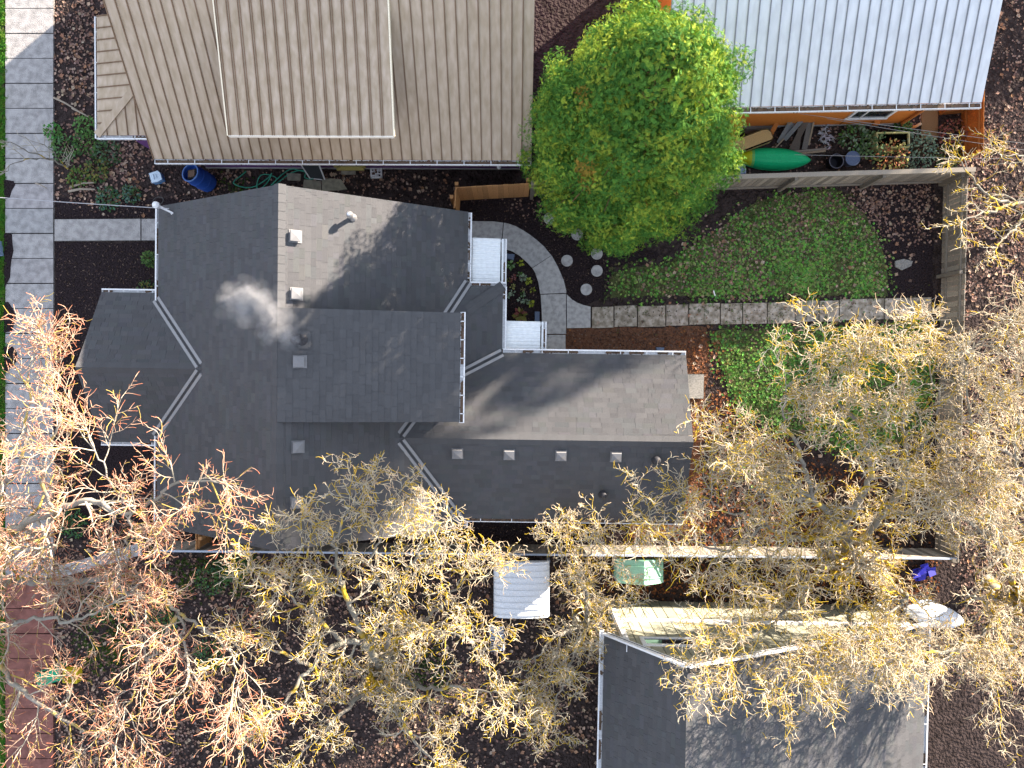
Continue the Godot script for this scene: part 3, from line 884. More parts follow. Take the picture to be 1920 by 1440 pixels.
func build_orange_house() -> void:
	var oh := thing("garden_house", "orange walled low house with white panel roof behind the green kayak", "house", Vector3.ZERO, 0.020)
	var inv := oh.transform.affine_inverse()
	var e0 := inv * at(1840, 192, 2.7)
	var X1 := e0.x; var X0 := X1 - 8.6; var ZE := e0.z; var HE := 2.72
	var p := 0.42
	var up := Vector3(0, p, -1).normalized()
	seam_roof(oh, "roof", mats.white_roof, Vector3(X0, HE, ZE), Vector3(1, 0, 0), 30, (X1 - X0) / 30, up, 3.4, Color(0.35, 0.36, 0.38))
	var b := Buf.new()
	var rh := HE + 3.1 * p
	b.quad(Vector3(X0, rh - 0.01, ZE - 3.1), Vector3(X1, rh - 0.01, ZE - 3.1), Vector3(X1, HE, ZE - 6.2), Vector3(X0, HE, ZE - 6.2), W)
	obj("far_slope", b, mats.white_roof, oh)
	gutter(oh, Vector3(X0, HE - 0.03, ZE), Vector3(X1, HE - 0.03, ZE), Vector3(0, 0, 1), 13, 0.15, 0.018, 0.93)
	b = Buf.new()
	var cx: float = (inv * at(1690, 233, 0.0)).x
	var wz: float = (inv * at(1690, 233, 0.0)).z
	b.bx(X0 + 0.3, cx, 0.12, HE + 0.0, wz - 5.4, wz, W)
	b.tri(Vector3(cx, HE, wz), Vector3(cx, HE, wz - 5.4), Vector3(cx, rh - 0.1, ZE - 3.1), W)
	obj("wall", b, mats.orange, oh)
	b = Buf.new()
	b.bx(X0 + 0.29, cx + 0.01, 0, 0.12, wz - 5.41, wz + 0.012, W * 1.2)
	obj("foundation", b, mats.concrete, oh)
	b = Buf.new()
	b.bx(cx - 0.06, cx + 0.012, 0.1, HE, wz - 0.02, wz + 0.014, W)
	b.bx(cx - 1.95, cx - 1.91, 0.1, HE, wz, wz + 0.008, Color(0.4, 0.4, 0.4))
	obj("corner_board", b, mats.orange, oh)
	# window
	var wx0: float = (inv * at(1591, 218, 0.78)).x; var wx1 := wx0 + 1.06
	b = Buf.new()
	b.bx(wx0 - 0.10, wx1 + 0.10, 0.68, 0.78, wz, wz + 0.05, W)
	b.bx(wx0 - 0.08, wx0, 0.78, 1.9, wz, wz + 0.04, W)
	b.bx(wx1, wx1 + 0.08, 0.78, 1.9, wz, wz + 0.04, W)
	b.bx(wx0 - 0.08, wx1 + 0.08, 1.9, 1.98, wz, wz + 0.04, W)
	var win := obj("window", b, mats.white_metal, oh)
	b = Buf.new()
	b.bx(wx0, wx1, 0.78, 1.9, wz + 0.002, wz + 0.012, W)
	obj("pane", b, mats.glass_dark, win)
	b = Buf.new()
	b.bx(wx0 + 0.30, wx0 + 0.34, 0.78, 1.9, wz + 0.012, wz + 0.03, W)
	obj("mullion", b, mats.white_metal, win)
	# downspout elbow
	b = Buf.new()
	b.tube(PackedVector3Array([Vector3(cx - 0.12, 2.6, wz + 0.06), Vector3(cx - 0.12, 0.3, wz + 0.06), Vector3(cx - 0.05, 0.16, wz + 0.10), Vector3(cx + 0.35, 0.10, wz + 0.12), Vector3(cx + 0.55, 0.09, wz + 0.02)]), PackedFloat32Array([0.045, 0.045, 0.045, 0.045, 0.045]), 8, PackedColorArray([Color(0.5, 0.17, 0.04), Color(0.5, 0.17, 0.04), Color(0.5, 0.17, 0.04), Color(0.5, 0.17, 0.04), Color(0.55, 0.45, 0.3)]))
	obj("downspout", b, mats.paint, oh)
	b = Buf.new()
	b.bx(cx - 1.02, cx - 0.85, 0.25, 0.45, wz, wz + 0.10, Color(0.52, 0.18, 0.04))
	obj("vent_hood", b, mats.paint, oh)

func build_sage_house() -> void:
	var sh := thing("sage_house", "tall sage board sided house with white trim and grey shingle roof", "house", at(1140, 1125), -0.018)
	# local: x along the wall, z away from the bungalow
	var WL := 8.35
	var prof := [Vector2(0, 4.15), Vector2(1.2, 5.75), Vector2(WL, 2.35)]
	var top := func(x: float) -> float:
		return lerpf(4.15, 5.75, x / 1.2) if x < 1.2 else lerpf(5.75, 2.35, (x - 1.2) / (WL - 1.2))
	var b := Buf.new()
	var bk := 9.0
	b.quad(Vector3(0, 0, 0.03), Vector3(0, 4.15, 0.03), Vector3(0, 4.15, bk), Vector3(0, 0, bk), W)
	b.quad(Vector3(WL, 0, 0.03), Vector3(WL, 0, bk), Vector3(WL, 2.35, bk), Vector3(WL, 2.35, 0.03), W)
	obj("wall", b, mats.sage0, sh)
	b = Buf.new()
	b.quad(Vector3(0, 0, 0.03), Vector3(WL, 0, 0.03), Vector3(WL, 2.35, 0.03), Vector3(0, 4.15, 0.03), W)
	b.tri(Vector3(0, 4.15, 0.03), Vector3(WL, 2.35, 0.03), Vector3(1.2, 5.75, 0.03), W)
	obj("gap_shade_backing", b, mats.lumber4, sh)  # dark backing paints shade into the gaps between siding boards
	var k := 27
	for i in k:
		var x0 := WL * i / k; var x1 := WL * (i + 1) / k - 0.022
		for lev in 2:
			var y0 := 0.05 if lev == 0 else 2.12
			var m := Buf.new()
			var h0: float = 1.97 if lev == 0 else top.call(x0)
			var h1: float = 1.97 if lev == 0 else top.call(x1)
			if h0 < y0 + 0.05 or h1 < y0 + 0.05: continue
			var z := -0.002 * (i % 3)
			m.quad(Vector3(x0, y0, z), Vector3(x0, h0, z), Vector3(x1, h1, z), Vector3(x1, y0, z), W)
			m.quad(Vector3(x1, y0, z), Vector3(x1, h1, z), Vector3(x1, h1, z + 0.03), Vector3(x1, y0, z + 0.03), W)
			m.quad(Vector3(x0, y0, z), Vector3(x0, y0, z + 0.03), Vector3(x0, h0, z + 0.03), Vector3(x0, h0, z), W)
			obj("siding_board", m, mats["sage%d" % (rng.randi() % 5)], sh)
	b = Buf.new()
	b.bx(0.12, WL - 0.1, 1.96, 2.13, -0.05, 0.0, W)
	obj("belly_band", b, mats.white_metal, sh)
	for x in [-0.02, WL - 0.1]:
		b = Buf.new()
		var t: float = 4.2 if x < 1 else 2.4
		b.bx(x, x + 0.14, 0, t, -0.03, 0.14, W)
		obj("corner_board", b, mats.white_metal, sh)
	b = Buf.new()
	b.beam(Vector3(-0.5, 3.55, -0.12), Vector3(1.2, 5.85, -0.12), 0.05, 0.2, W)
	obj("rake_board", b, mats.white_metal, sh)
	b = Buf.new()
	b.beam(Vector3(1.2, 5.85, -0.12), Vector3(WL + 0.3, 2.28, -0.12), 0.05, 0.2, W)
	obj("rake_board", b, mats.white_metal, sh)
	# window high in the gable
	b = Buf.new()
	b.bx(0.42, 1.85, 3.5, 3.6, -0.04, 0.0, W)
	b.bx(0.42, 1.85, 4.05, 4.15, -0.04, 0.0, W)
	b.bx(0.42, 0.52, 3.6, 4.05, -0.04, 0.0, W)
	b.bx(1.75, 1.85, 3.6, 4.05, -0.04, 0.0, W)
	var win := obj("window", b, mats.white_metal, sh)
	b = Buf.new()
	b.bx(0.52, 1.75, 3.6, 4.05, -0.015, -0.006, W)
	obj("pane", b, mats.glass_dark, win)
	# roof
	var rf := Buf.new()
	var pl := (5.8 - 3.5) / 1.72
	shingle_plane(rf, rect2(-0.52, 1.2, -0.16, bk), Vector2(-0.52, 0), Vector2(1, 0), 3.5, pl, 0.15)
	var prr := (5.8 - 2.26) / (WL + 0.35 - 1.2)
	shingle_plane(rf, rect2(1.2, WL + 0.35, -0.16, bk), Vector2(WL + 0.35, 0), Vector2(-1, 0), 2.26, prr, 0.15)
	var ro := Node3D.new()
	ro.name = "roof"
	sh.add_child(ro)
	stuffing("shingle_courses", rf, ro)
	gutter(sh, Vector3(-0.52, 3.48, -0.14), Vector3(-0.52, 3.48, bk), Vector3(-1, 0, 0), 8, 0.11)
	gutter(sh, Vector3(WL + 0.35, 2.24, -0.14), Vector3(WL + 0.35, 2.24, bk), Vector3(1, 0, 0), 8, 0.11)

# ---------------------------------------------------------------- fences
func fence(called: String, label: String, a: Vector3, d: Vector3, h: float, bw: float, gap: float, wood: String, rails: Array, posts: float, face: float, cap := false, capm: Material = null) -> Node3D:
	# boards on the side face (+1 / -1 of the fence's own normal), rails and posts on the other
	var dir := (d - a)
	var L := dir.length()
	dir /= L
	var nrm := Vector3(-dir.z, 0, dir.x) * face
	var f := thing(called, label, "fence", a)
	var board := BoxMesh.new()
	board.size = Vector3(1, 1, 0.02)
	var k := int(L / (bw + gap))
	var step := L / k
	var yaw := Basis(dir, Vector3.UP, dir.cross(Vector3.UP))
	for i in k:
		var hh := h + rng.randf_range(-0.015, 0.015)
		var t := Transform3D(yaw * Basis(Vector3(0, 0, 1), rng.randf_range(-0.006, 0.006)) * Basis.from_scale(Vector3(step - gap - rng.randf() * 0.004, hh, 1.0)), dir * step * (i + 0.5) + Vector3.UP * hh * 0.5 + nrm * (0.02 + rng.randf() * 0.004))
		inst("board", board, mats["%s%d" % [wood, rng.randi() % 5]], f, t)
	for y in rails:
		var b := Buf.new()
		b.beam(dir * 0.01 + Vector3.UP * y - nrm * 0.02, dir * (L - 0.01) + Vector3.UP * y - nrm * 0.02, 0.045, 0.09, W)
		obj("rail", b, mats["%s1" % wood], f)
	if cap:
		var b := Buf.new()
		b.beam(Vector3.UP * (h + 0.035), dir * L + Vector3.UP * (h + 0.035), 0.055 if capm else 0.13, 0.035, W)
		obj("cap_rail", b, capm if capm else mats["%s2" % wood], f)
	var np := int(L / posts) + 1
	for i in np:
		var b := Buf.new()
		var p := dir * (L * (i + 0.02) / (np - 0.96)) - nrm * 0.09
		b.bx(p.x - 0.05, p.x + 0.05, 0, h - 0.02, p.z - 0.05, p.z + 0.05, W)
		obj("post", b, mats["%s0" % wood], f)
	return f

func build_fences() -> void:
	fence("plank_fence", "long weathered grey plank fence with posts facing the lawn", at(993, 366), at(1772, 342), 1.6, 0.14, 0.014, "old_wood", [0.16, 1.5], 2.2, -1.0, true)
	fence("plank_fence", "weathered grey plank fence across the end of the garden path", at(1768, 343), at(1752, 1036), 1.32, 0.14, 0.012, "old_wood", [0.3, 1.1], 2.4, -1.0)
	fence("lower_fence", "low brown plank fence with pale cap rail behind the wing", at(322, 1016), at(1756, 1030), 1.2, 0.14, 0.005, "old_wood", [0.3, 1.0], 2.4, -1.0, true, mats.rail_paint)
	fence("cedar_fence", "short new orange cedar fence beside the conifer", at(861, 374), at(991, 367), 1.76, 0.14, 0.003, "cedar", [0.3, 1.4], 2.0, 1.0)
	fence("cedar_gate", "narrow new cedar gate joining the cedar fence to the house", at(861, 375), at(859, 408), 1.76, 0.14, 0.003, "cedar", [0.3, 1.4], 2.0, -1.0)
	fence("cedar_side_gate", "small new cedar gate between house corner and low brown fence", at(398, 974), at(398, 1014), 1.25, 0.14, 0.003, "cedar", [0.3, 1.1], 2.0, 1.0)
	fence("stained_fence", "orange stained plank fence beside the orange walled house", at(1802, 150), at(1800, 306), 1.2, 0.14, 0.005, "stained", [0.3, 1.0], 2.4, -1.0)

# ---------------------------------------------------------------- conifers
func spray_mesh(sd: int) -> ArrayMesh:
	var r := RandomNumberGenerator.new()
	r.seed = sd
	var b := Buf.new()
	# a flat drooping fan of scale-leaf fingers along +z, unit length
	var k := 7
	for i in k:
		var f := float(i) / (k - 1)
		var z0 := f * 0.78
		for s in [-1, 1]:
			var ln := (0.50 - 0.32 * f) * r.randf_range(0.75, 1.2)
			var an := r.randf_range(0.5, 0.95)
			var dir := Vector3(sin(an) * s, r.randf_range(-0.25, 0.15), cos(an))
			var p := Vector3(0, -0.16 * z0 * z0, z0)
			var w := Vector3(cos(an) * s, 0.25, -sin(an)).normalized() * 0.042
			var tip := p + dir * ln + Vector3.DOWN * 0.06
			var mid := p + dir * ln * 0.55
			b.tri(p, mid + w, tip, W)
			b.tri(p, tip, mid - w, W)
	b.tri(Vector3(-0.04, -0.02, 0.1), Vector3(0.04, -0.02, 0.1), Vector3(0, -0.2, 1.08), W)
	return b.mesh()

func conifer(called: String, label: String, where: Vector3, prof: Array, clumps: int, per: int) -> Node3D:
	var t := thing(called, label, "tree", where)
	var hmax: float = prof[-1][0]
	var tb := Buf.new()
	tb.tube(PackedVector3Array([Vector3.ZERO, Vector3(0, hmax * 0.5, 0), Vector3(0, hmax * 0.96, 0)]), PackedFloat32Array([0.26, 0.15, 0.02]), 10, PackedColorArray([Color(0.16, 0.10, 0.07), Color(0.16, 0.10, 0.07), Color(0.16, 0.10, 0.07)]))
	obj("trunk", tb, mats.bark, t)
	var radius := func(h: float) -> float:
		for i in prof.size() - 1:
			if h <= prof[i + 1][0]:
				return lerpf(prof[i][1], prof[i + 1][1], (h - prof[i][0]) / (prof[i + 1][0] - prof[i][0]))
		return 0.0
	var noise := FastNoiseLite.new()
	noise.seed = 5
	noise.frequency = 0.38
	var lims := Buf.new()
	var tr: Array = [[], [], []]
	var cs: Array = [[], [], []]
	var greens := [Color(0.058, 0.165, 0.030), Color(0.100, 0.230, 0.036), Color(0.180, 0.300, 0.040), Color(0.300, 0.370, 0.044)]
	for ci in clumps:
		var h := 0.0
		var R := 0.0
		var slope := 0.0
		for tries in 40:      # rejection: equal density over the crown's surface
			h = lerpf(prof[0][0], hmax * 0.995, rng.randf())
			R = radius.call(h)
			slope = (radius.call(h + 0.1) - radius.call(h - 0.1)) / 0.2
			if rng.randf() < (R + 0.25) * sqrt(1.0 + slope * slope) / 4.0: break
		var a := rng.randf() * TAU
		var lump := 1.0 + 0.30 * noise.get_noise_3d(cos(a) * 6, h * 1.6, sin(a) * 6) + rng.randf_range(-0.10, 0.06) - 0.05
		var deep := rng.randf() < 0.42
		var rr := R * lump * (rng.randf_range(0.62, 0.82) if deep else 1.0)
		var c := Vector3(cos(a) * rr, h, sin(a) * rr)
		var outv := Vector3(cos(a), 0.2 - slope, sin(a)).normalized()
		if not deep and ci % 3 == 0:
			var mid := Vector3(cos(a) * rr * 0.5, h + 0.1, sin(a) * rr * 0.5)
			var bc := Color(0.17, 0.10, 0.06)
			lims.tube(PackedVector3Array([Vector3(0, h - 0.15, 0), mid, c]), PackedFloat32Array([0.035, 0.025, 0.008]), 4, PackedColorArray([bc, bc, bc]))
		var tone: int = clampi(int(rng.randf() * 3.4), 0, 3)
		var gold := rng.randf() < 0.010
		var size := rng.randf_range(0.24, 0.46)
		for j in per:
			var off := Vector3(rng.randfn(), rng.randfn(), rng.randfn()).normalized()
			if off.dot(outv) < -0.25: off = -off
			var face := (off + outv * 0.15 + Vector3(rng.randfn(0, 0.3), rng.randfn(0, 0.3), rng.randfn(0, 0.3))).normalized()
			off *= size * sqrt(rng.randf_range(0.25, 1.0))
			var d := (face.cross(Vector3(rng.randfn(), rng.randfn(), rng.randfn())).normalized() + face * 0.6).normalized()
			var x := face.cross(d).normalized()
			var y := d.cross(x)
			var s := rng.randf_range(0.075, 0.135) * (1.5 if deep else 1.0)
			var kind := rng.randi() % 3
			tr[kind].append(Transform3D(Basis(x * s, y * s, d * s), c + off))
			var col := jit(greens[clampi(tone + (rng.randi() % 3) - 1, 0, 3)], 0.18)
			if gold: col = jit(Color(0.30, 0.20, 0.035), 0.2)
			cs[kind].append(col)
	obj("branches", lims, mats.bark, t)
	for kind in 3:
		var mm := MultiMesh.new()
		mm.transform_format = MultiMesh.TRANSFORM_3D
		mm.use_colors = true
		mm.mesh = spray_mesh(40 + kind)
		mm.instance_count = tr[kind].size()
		for i in tr[kind].size():
			mm.set_instance_transform(i, tr[kind][i])
			mm.set_instance_color(i, cs[kind][i])
		var mi := MultiMeshInstance3D.new()
		mi.name = "foliage"
		mi.multimesh = mm
		mi.material_override = mats.needle
		mi.set_meta("kind", "stuff")
		t.add_child(mi, true)
	return t

func build_conifers() -> void:
	var prof := [[0.5, 1.7], [1.5, 2.05], [3.0, 2.30], [5.0, 2.34], [6.2, 2.06], [7.1, 1.80], [7.9, 1.58], [8.8, 1.18], [9.5, 0.70], [10.0, 0.08]]
	conifer("conifer", "dense round evergreen conifer with yellow sunlit side beside the lawn", Vector3(2.97, 0, -5.72), prof, 1150, 84)
	var far := [[0.8, 2.6], [3.0, 3.0], [6.2, 2.5], [7.66, 1.4], [8.9, 0.45], [9.6, 0.05]]
	conifer("shade_conifer", "added unseen evergreen shaped to shade the wing roof", Vector3(19.73, 0, -15.4), far, 700, 50)  # added out of view, sized to shade the upper wing roof
	conifer("shade_pine", "added unseen pine with a high crown shaped to shade the main roof", Vector3(23.04, 0, -19.28), [[10.9, 0.6], [11.6, 0.95], [12.8, 1.05], [13.8, 0.95], [14.6, 0.4], [15.0, 0.05]], 260, 40)  # added out of view, crown placed to shade the lower main roof

# ---------------------------------------------------------------- bare trees
func limb(b: Buf, pts: Array, r0: float, r1: float, col: Callable) -> Array:
	# a smooth limb through hand-laid points; returns its [position, direction, radius, share] stations
	var cv := Curve3D.new()
	for i in pts.size():
		var p: Vector3 = pts[i]
		var tg: Vector3 = (pts[mini(i + 1, pts.size() - 1)] - pts[maxi(i - 1, 0)]) * 0.18
		cv.add_point(p, -tg, tg)
	var L := cv.get_baked_length()
	var k := maxi(3, int(L / 0.16))
	var P := PackedVector3Array(); var R := PackedFloat32Array(); var C := PackedColorArray()
	for i in k + 1:
		var f := float(i) / k
		var w := 0.02 + 0.02 * f
		P.append(cv.sample_baked(L * f) + Vector3(rng.randfn(0, w), rng.randfn(0, w), rng.randfn(0, w)))
		R.append(lerpf(r0, r1, f) * rng.randf_range(0.92, 1.1))
		C.append(col.call(0))
	b.tube(P, R, 7, C)
	var st := []
	for i in range(1, k):
		st.append([P[i], (P[i + 1] - P[i - 1]).normalized(), R[i], float(i) / k])
	return st

func sprout(b: Buf, p: Vector3, d: Vector3, r: float, ln: float, depth: int, cf: Dictionary) -> void:
	var seg: float = cf.seg[depth]
	var k := maxi(2, int(ln / seg))
	var P := PackedVector3Array([p]); var R := PackedFloat32Array([r]); var C := PackedColorArray()
	var lich: bool = rng.randf() < cf.lichen
	C.append(cf.col.call(depth, lich))
	var q := p
	var curl: float = cf.curl
	var drift := Vector3(rng.randfn(0, 1), rng.randfn(0, 0.6), rng.randfn(0, 1)) * curl * 0.4
	for i in k:
		var f := float(i + 1) / k
		d = (d + Vector3(rng.randfn(0, curl), rng.randfn(0, curl * 0.75), rng.randfn(0, curl)) + drift * 0.3 + cf.pull * 0.06).normalized()
		if q.y < cf.low and d.y < 0.1: d.y += 0.25
		q += d * seg * rng.randf_range(0.75, 1.2)
		P.append(q)
		R.append(maxf(r * (1.0 - 0.72 * f), cf.tip))
		C.append(cf.col.call(depth + (1 if depth >= 2 and f > 0.6 else 0), lich))
		if depth < cf.depth and f > 0.12:
			var nk: float = cf.kids[depth]
			while nk > 0:
				if rng.randf() < nk:
					var s := (d.cross(Vector3(rng.randfn(), rng.randfn(), rng.randfn()))).normalized()
					var cd: Vector3 = (d * cf.keep + s).normalized()
					cd.y += cf.lift
					sprout(b, q, cd.normalized(), maxf(R[-1] * 0.66, cf.tip * 1.5), ln * cf.shrink * rng.randf_range(0.6, 1.25) * (1.1 - 0.5 * f), depth + 1, cf)
				nk -= 1.0
	b.tube(P, R, 4 if depth < 2 else 3, C)

func bare_tree(called: String, label: String, where: Vector3, limbs: Array, cf: Dictionary) -> void:
	# limbs: [[points as (u, v, h)], base radius, end radius]; the first is the trunk
	var t := thing(called, label, "tree", where)
	var tw := Buf.new()
	for li in limbs.size():
		var pts := []
		for q in limbs[li][0]:
			pts.append(at(q[0], q[1], q[2]) - where)
		var b := Buf.new()
		var st := limb(b, pts, limbs[li][1], limbs[li][2], func(_d): return cf.col.call(0, rng.randf() < 0.12))
		obj("trunk" if li == 0 else "limb", b, mats.bark, t)
		var every: int = cf.every
		for i in st.size():
			if st[i][3] < (0.45 if li == 0 else 0.12): continue
			if i % every: continue
			var n: int = cf.get("burst", 1)
			for j in n:
				var d: Vector3 = st[i][1]
				var s := d.cross(Vector3(rng.randfn(), rng.randfn(), rng.randfn())).normalized()
				var cd := (d * 0.55 + s)
				cd.y = cd.y * 0.7 + cf.lift
				sprout(tw, st[i][0], cd.normalized(), clampf(st[i][2] * 0.5, 0.014, 0.045), cf.len * rng.randf_range(0.55, 1.15), 1, cf)
		var e: Array = st[-1]
		for j in 3:
			sprout(tw, e[0], (e[1] + Vector3(rng.randfn(0, 0.4), rng.randfn(0, 0.3), rng.randfn(0, 0.4))).normalized(), e[2] * 0.8, cf.len, 1, cf)
	var o := obj("twigs", tw, mats.bark, t)
	o.set_meta("kind", "stuff")

func build_bare_trees() -> void:
	var pale := func(depth: int, lich: bool) -> Color:
		var c: Color = [Color(0.23, 0.215, 0.18), Color(0.35, 0.32, 0.26), Color(0.50, 0.455, 0.35), Color(0.56, 0.49, 0.36), Color(0.48, 0.36, 0.24)][mini(depth, 4)]
		if lich: c = Color(0.52, 0.36, 0.04)
		return jit(c, 0.14)
	var red := func(depth: int, lich: bool) -> Color:
		var c: Color = [Color(0.28, 0.26, 0.22), Color(0.44, 0.39, 0.31), Color(0.56, 0.46, 0.35), Color(0.52, 0.33, 0.23), Color(0.46, 0.17, 0.10)][mini(depth, 4)]
		if lich: c = Color(0.48, 0.36, 0.10)
		return jit(c, 0.14)
	var curly := {"seg": [0.2, 0.12, 0.08, 0.06, 0.05], "kids": [0, 0.9, 0.9, 0.6, 0], "depth": 3, "curl": 0.30, "lift": 0.12, "pull": Vector3(0, 0.6, 0), "low": 2.5, "tip": 0.0060, "keep": 0.75, "shrink": 0.52, "len": 1.55, "every": 2, "lichen": 0.20, "col": pale}
	var long := curly.duplicate()
	long.merge({"seg": [0.2, 0.16, 0.11, 0.085, 0.06], "kids": [0, 1.15, 1.15, 0.5, 0], "curl": 0.16, "len": 1.7, "shrink": 0.5, "lichen": 0.12, "col": red, "keep": 0.9}, true)
	# street tree at the sidewalk
	bare_tree("street_tree", "bare street tree with red tipped twigs spreading over the sidewalk", at(-62, 1075), [
		[[[-62, 1075, 0.0], [-70, 1075, 1.6], [-78, 1078, 4.1]], 0.26, 0.20],
		[[[-78, 1078, 4.1], [0, 1008, 5.5], [100, 958, 6.1], [175, 938, 6.5], [245, 966, 6.9], [330, 905, 7.3], [400, 900, 7.5]], 0.13, 0.02],
		[[[-78, 1078, 4.1], [60, 1092, 5.0], [190, 1086, 5.6], [235, 1106, 5.9], [335, 1152, 6.3], [345, 1235, 6.7]], 0.12, 0.025],
		[[[190, 1086, 5.6], [240, 1050, 6.5], [236, 1010, 7.0], [250, 960, 7.3], [205, 900, 7.4], [175, 830, 7.6]], 0.045, 0.015],
		[[[-78, 1078, 4.1], [-20, 960, 5.7], [40, 860, 6.7], [50, 760, 7.3], [52, 690, 7.6]], 0.09, 0.015],
		[[[100, 958, 6.1], [75, 870, 6.9], [110, 790, 7.2], [105, 720, 7.4]], 0.05, 0.014],
		[[[-78, 1078, 4.1], [0, 1170, 5.3], [60, 1160, 5.9], [150, 1160, 6.3], [220, 1125, 6.7]], 0.08, 0.02],
		[[[-78, 1078, 4.1], [0, 1250, 5.7], [90, 1330, 6.3], [220, 1400, 6.7]], 0.09, 0.02],
		[[[335, 1152, 6.3], [270, 1260, 6.7], [230, 1340, 6.9]], 0.045, 0.014],
		[[[335, 1152, 6.3], [420, 1210, 6.9], [455, 1300, 7.1]], 0.04, 0.014],
		[[[60, 1092, 5.0], [100, 1020, 6.1], [30, 1035, 6.5]], 0.05, 0.02]], long)
	# crooked tree behind the low fence
	var mid := curly.duplicate()
	mid.merge({"kids": [0, 1.12, 1.1, 0.6, 0], "len": 1.35, "lichen": 0.26}, true)
	bare_tree("crooked_tree", "bare crooked tree with mustard lichen leaning towards the bungalow roof", at(700, 1190), [
		[[[700, 1190, 0.0], [705, 1225, 1.5], [715, 1262, 3.5]], 0.24, 0.18],
		[[[715, 1262, 3.5], [690, 1215, 4.7], [640, 1203, 5.3], [585, 1250, 5.7], [520, 1340, 6.1]], 0.12, 0.03],
		[[[690, 1215, 4.7], [650, 1120, 5.5], [630, 1050, 6.1], [640, 975, 6.7], [655, 960, 6.9], [675, 940, 7.0]], 0.085, 0.014],
		[[[650, 1120, 5.5], [590, 1060, 6.1], [575, 1020, 6.4], [560, 985, 6.6]], 0.05, 0.013],
		[[[640, 1203, 5.3], [560, 1130, 5.9], [500, 1090, 6.3], [470, 1060, 6.5]], 0.06, 0.014],
		[[[715, 1262, 3.5], [740, 1150, 5.1], [760, 1080, 5.9], [800, 1010, 6.5], [850, 975, 6.9]], 0.09, 0.014],
		[[[740, 1150, 5.1], [700, 1060, 6.1], [720, 1000, 6.5], [745, 965, 6.9]], 0.05, 0.013],
		[[[715, 1262, 3.5], [790, 1170, 4.9], [850, 1110, 5.7], [890, 1060, 6.2]], 0.08, 0.014],
		[[[790, 1170, 4.9], [840, 1190, 5.6], [880, 1185, 6.1]], 0.05, 0.013],
		[[[715, 1262, 3.5], [800, 1290, 4.7], [880, 1290, 5.5], [930, 1300, 5.9]], 0.08, 0.015],
		[[[715, 1262, 3.5], [760, 1360, 4.9], [820, 1440, 5.7]], 0.08, 0.02],
		[[[585, 1250, 5.7], [500, 1210, 6.3], [460, 1200, 6.6]], 0.05, 0.013],
		[[[715, 1262, 3.5], [640, 1340, 4.7], [560, 1420, 5.5]], 0.07, 0.02]], mid)
	# slim tree between the white canopy and the sage house
	bare_tree("slim_tree", "slim bare tree beside the sage house corner", at(1078, 1150), [
		[[[1078, 1150, 0], [1085, 1172, 1.4], [1098, 1178, 2.2]], 0.11, 0.09],
		[[[1098, 1178, 2.2], [1098, 1110, 3.2], [1070, 1060, 3.8], [1045, 1025, 4.2]], 0.055, 0.012],
		[[[1098, 1178, 2.2], [1100, 1080, 3.4], [1110, 1030, 4.0], [1130, 1005, 4.4]], 0.05, 0.012],
		[[[1098, 1178, 2.2], [1050, 1190, 3.0], [1010, 1230, 3.6], [985, 1290, 4.2]], 0.06, 0.014],
		[[[1098, 1178, 2.2], [1150, 1130, 3.2], [1180, 1100, 3.8]], 0.045, 0.012],
		[[[1098, 1178, 2.2], [1080, 1215, 3.2], [1060, 1270, 4.0], [1040, 1340, 4.6]], 0.06, 0.014],
		[[[1050, 1190, 3.0], [1040, 1240, 3.8], [1020, 1300, 4.2]], 0.035, 0.011]], mid)
	# big spreading tree in the corner
	var big := curly.duplicate()
	big.merge({"kids": [0, 1.12, 1.12, 0.6, 0], "len": 1.65, "lichen": 0.30}, true)
	bare_tree("spreading_tree", "huge spreading bare tree with pale curling twigs over the lower lawn", at(1652, 1108), [
		[[[1652, 1108, 0], [1650, 1085, 1.4], [1585, 1040, 2.6]], 0.26, 0.20],
		[[[1585, 1040, 2.6], [1590, 1005, 3.6], [1578, 985, 4.2], [1525, 937, 5.0], [1472, 900, 5.4], [1420, 860, 5.8], [1365, 830, 6.1]], 0.14, 0.016],
		[[[1525, 937, 5.0], [1500, 850, 5.6], [1470, 780, 6.0], [1480, 720, 6.4]], 0.07, 0.014],
		[[[1578, 985, 4.2], [1630, 900, 5.0], [1620, 800, 5.8], [1632, 750, 6.2], [1600, 680, 6.6]], 0.09, 0.014],
		[[[1620, 800, 5.8], [1560, 740, 6.2], [1540, 660, 6.6]], 0.045, 0.013],
		[[[1585, 1040, 2.6], [1660, 960, 4.2], [1700, 880, 5.2], [1690, 780, 5.9], [1700, 690, 6.3], [1690, 620, 6.6]], 0.10, 0.014],
		[[[1700, 880, 5.2], [1760, 780, 6.0], [1745, 690, 6.4]], 0.05, 0.013],
		[[[1590, 1005, 3.6], [1500, 1010, 4.6], [1430, 985, 5.2], [1370, 960, 5.6], [1320, 940, 5.9]], 0.075, 0.014],
		[[[1430, 985, 5.2], [1370, 1030, 5.6], [1290, 1010, 5.9], [1230, 985, 6.1]], 0.045, 0.012],
		[[[1585, 1040, 2.6], [1520, 1080, 4.0], [1450, 1090, 4.8], [1380, 1100, 5.4]], 0.07, 0.014],
		[[[1652, 1108, 1.0], [1700, 1120, 3.6], [1640, 1170, 4.6], [1560, 1200, 5.2]], 0.07, 0.014],
		[[[1525, 937, 5.0], [1440, 930, 5.6], [1380, 890, 5.9]], 0.05, 0.013],
		[[[1520, 1080, 4.0], [1470, 1150, 5.0], [1390, 1200, 5.6], [1310, 1230, 6.0]], 0.05, 0.013],
		[[[1640, 1170, 4.6], [1560, 1240, 5.4], [1480, 1270, 5.9]], 0.045, 0.013],
		[[[1660, 960, 4.2], [1740, 960, 5.0], [1800, 930, 5.6]], 0.06, 0.013]], big)
	var grey := big.duplicate()
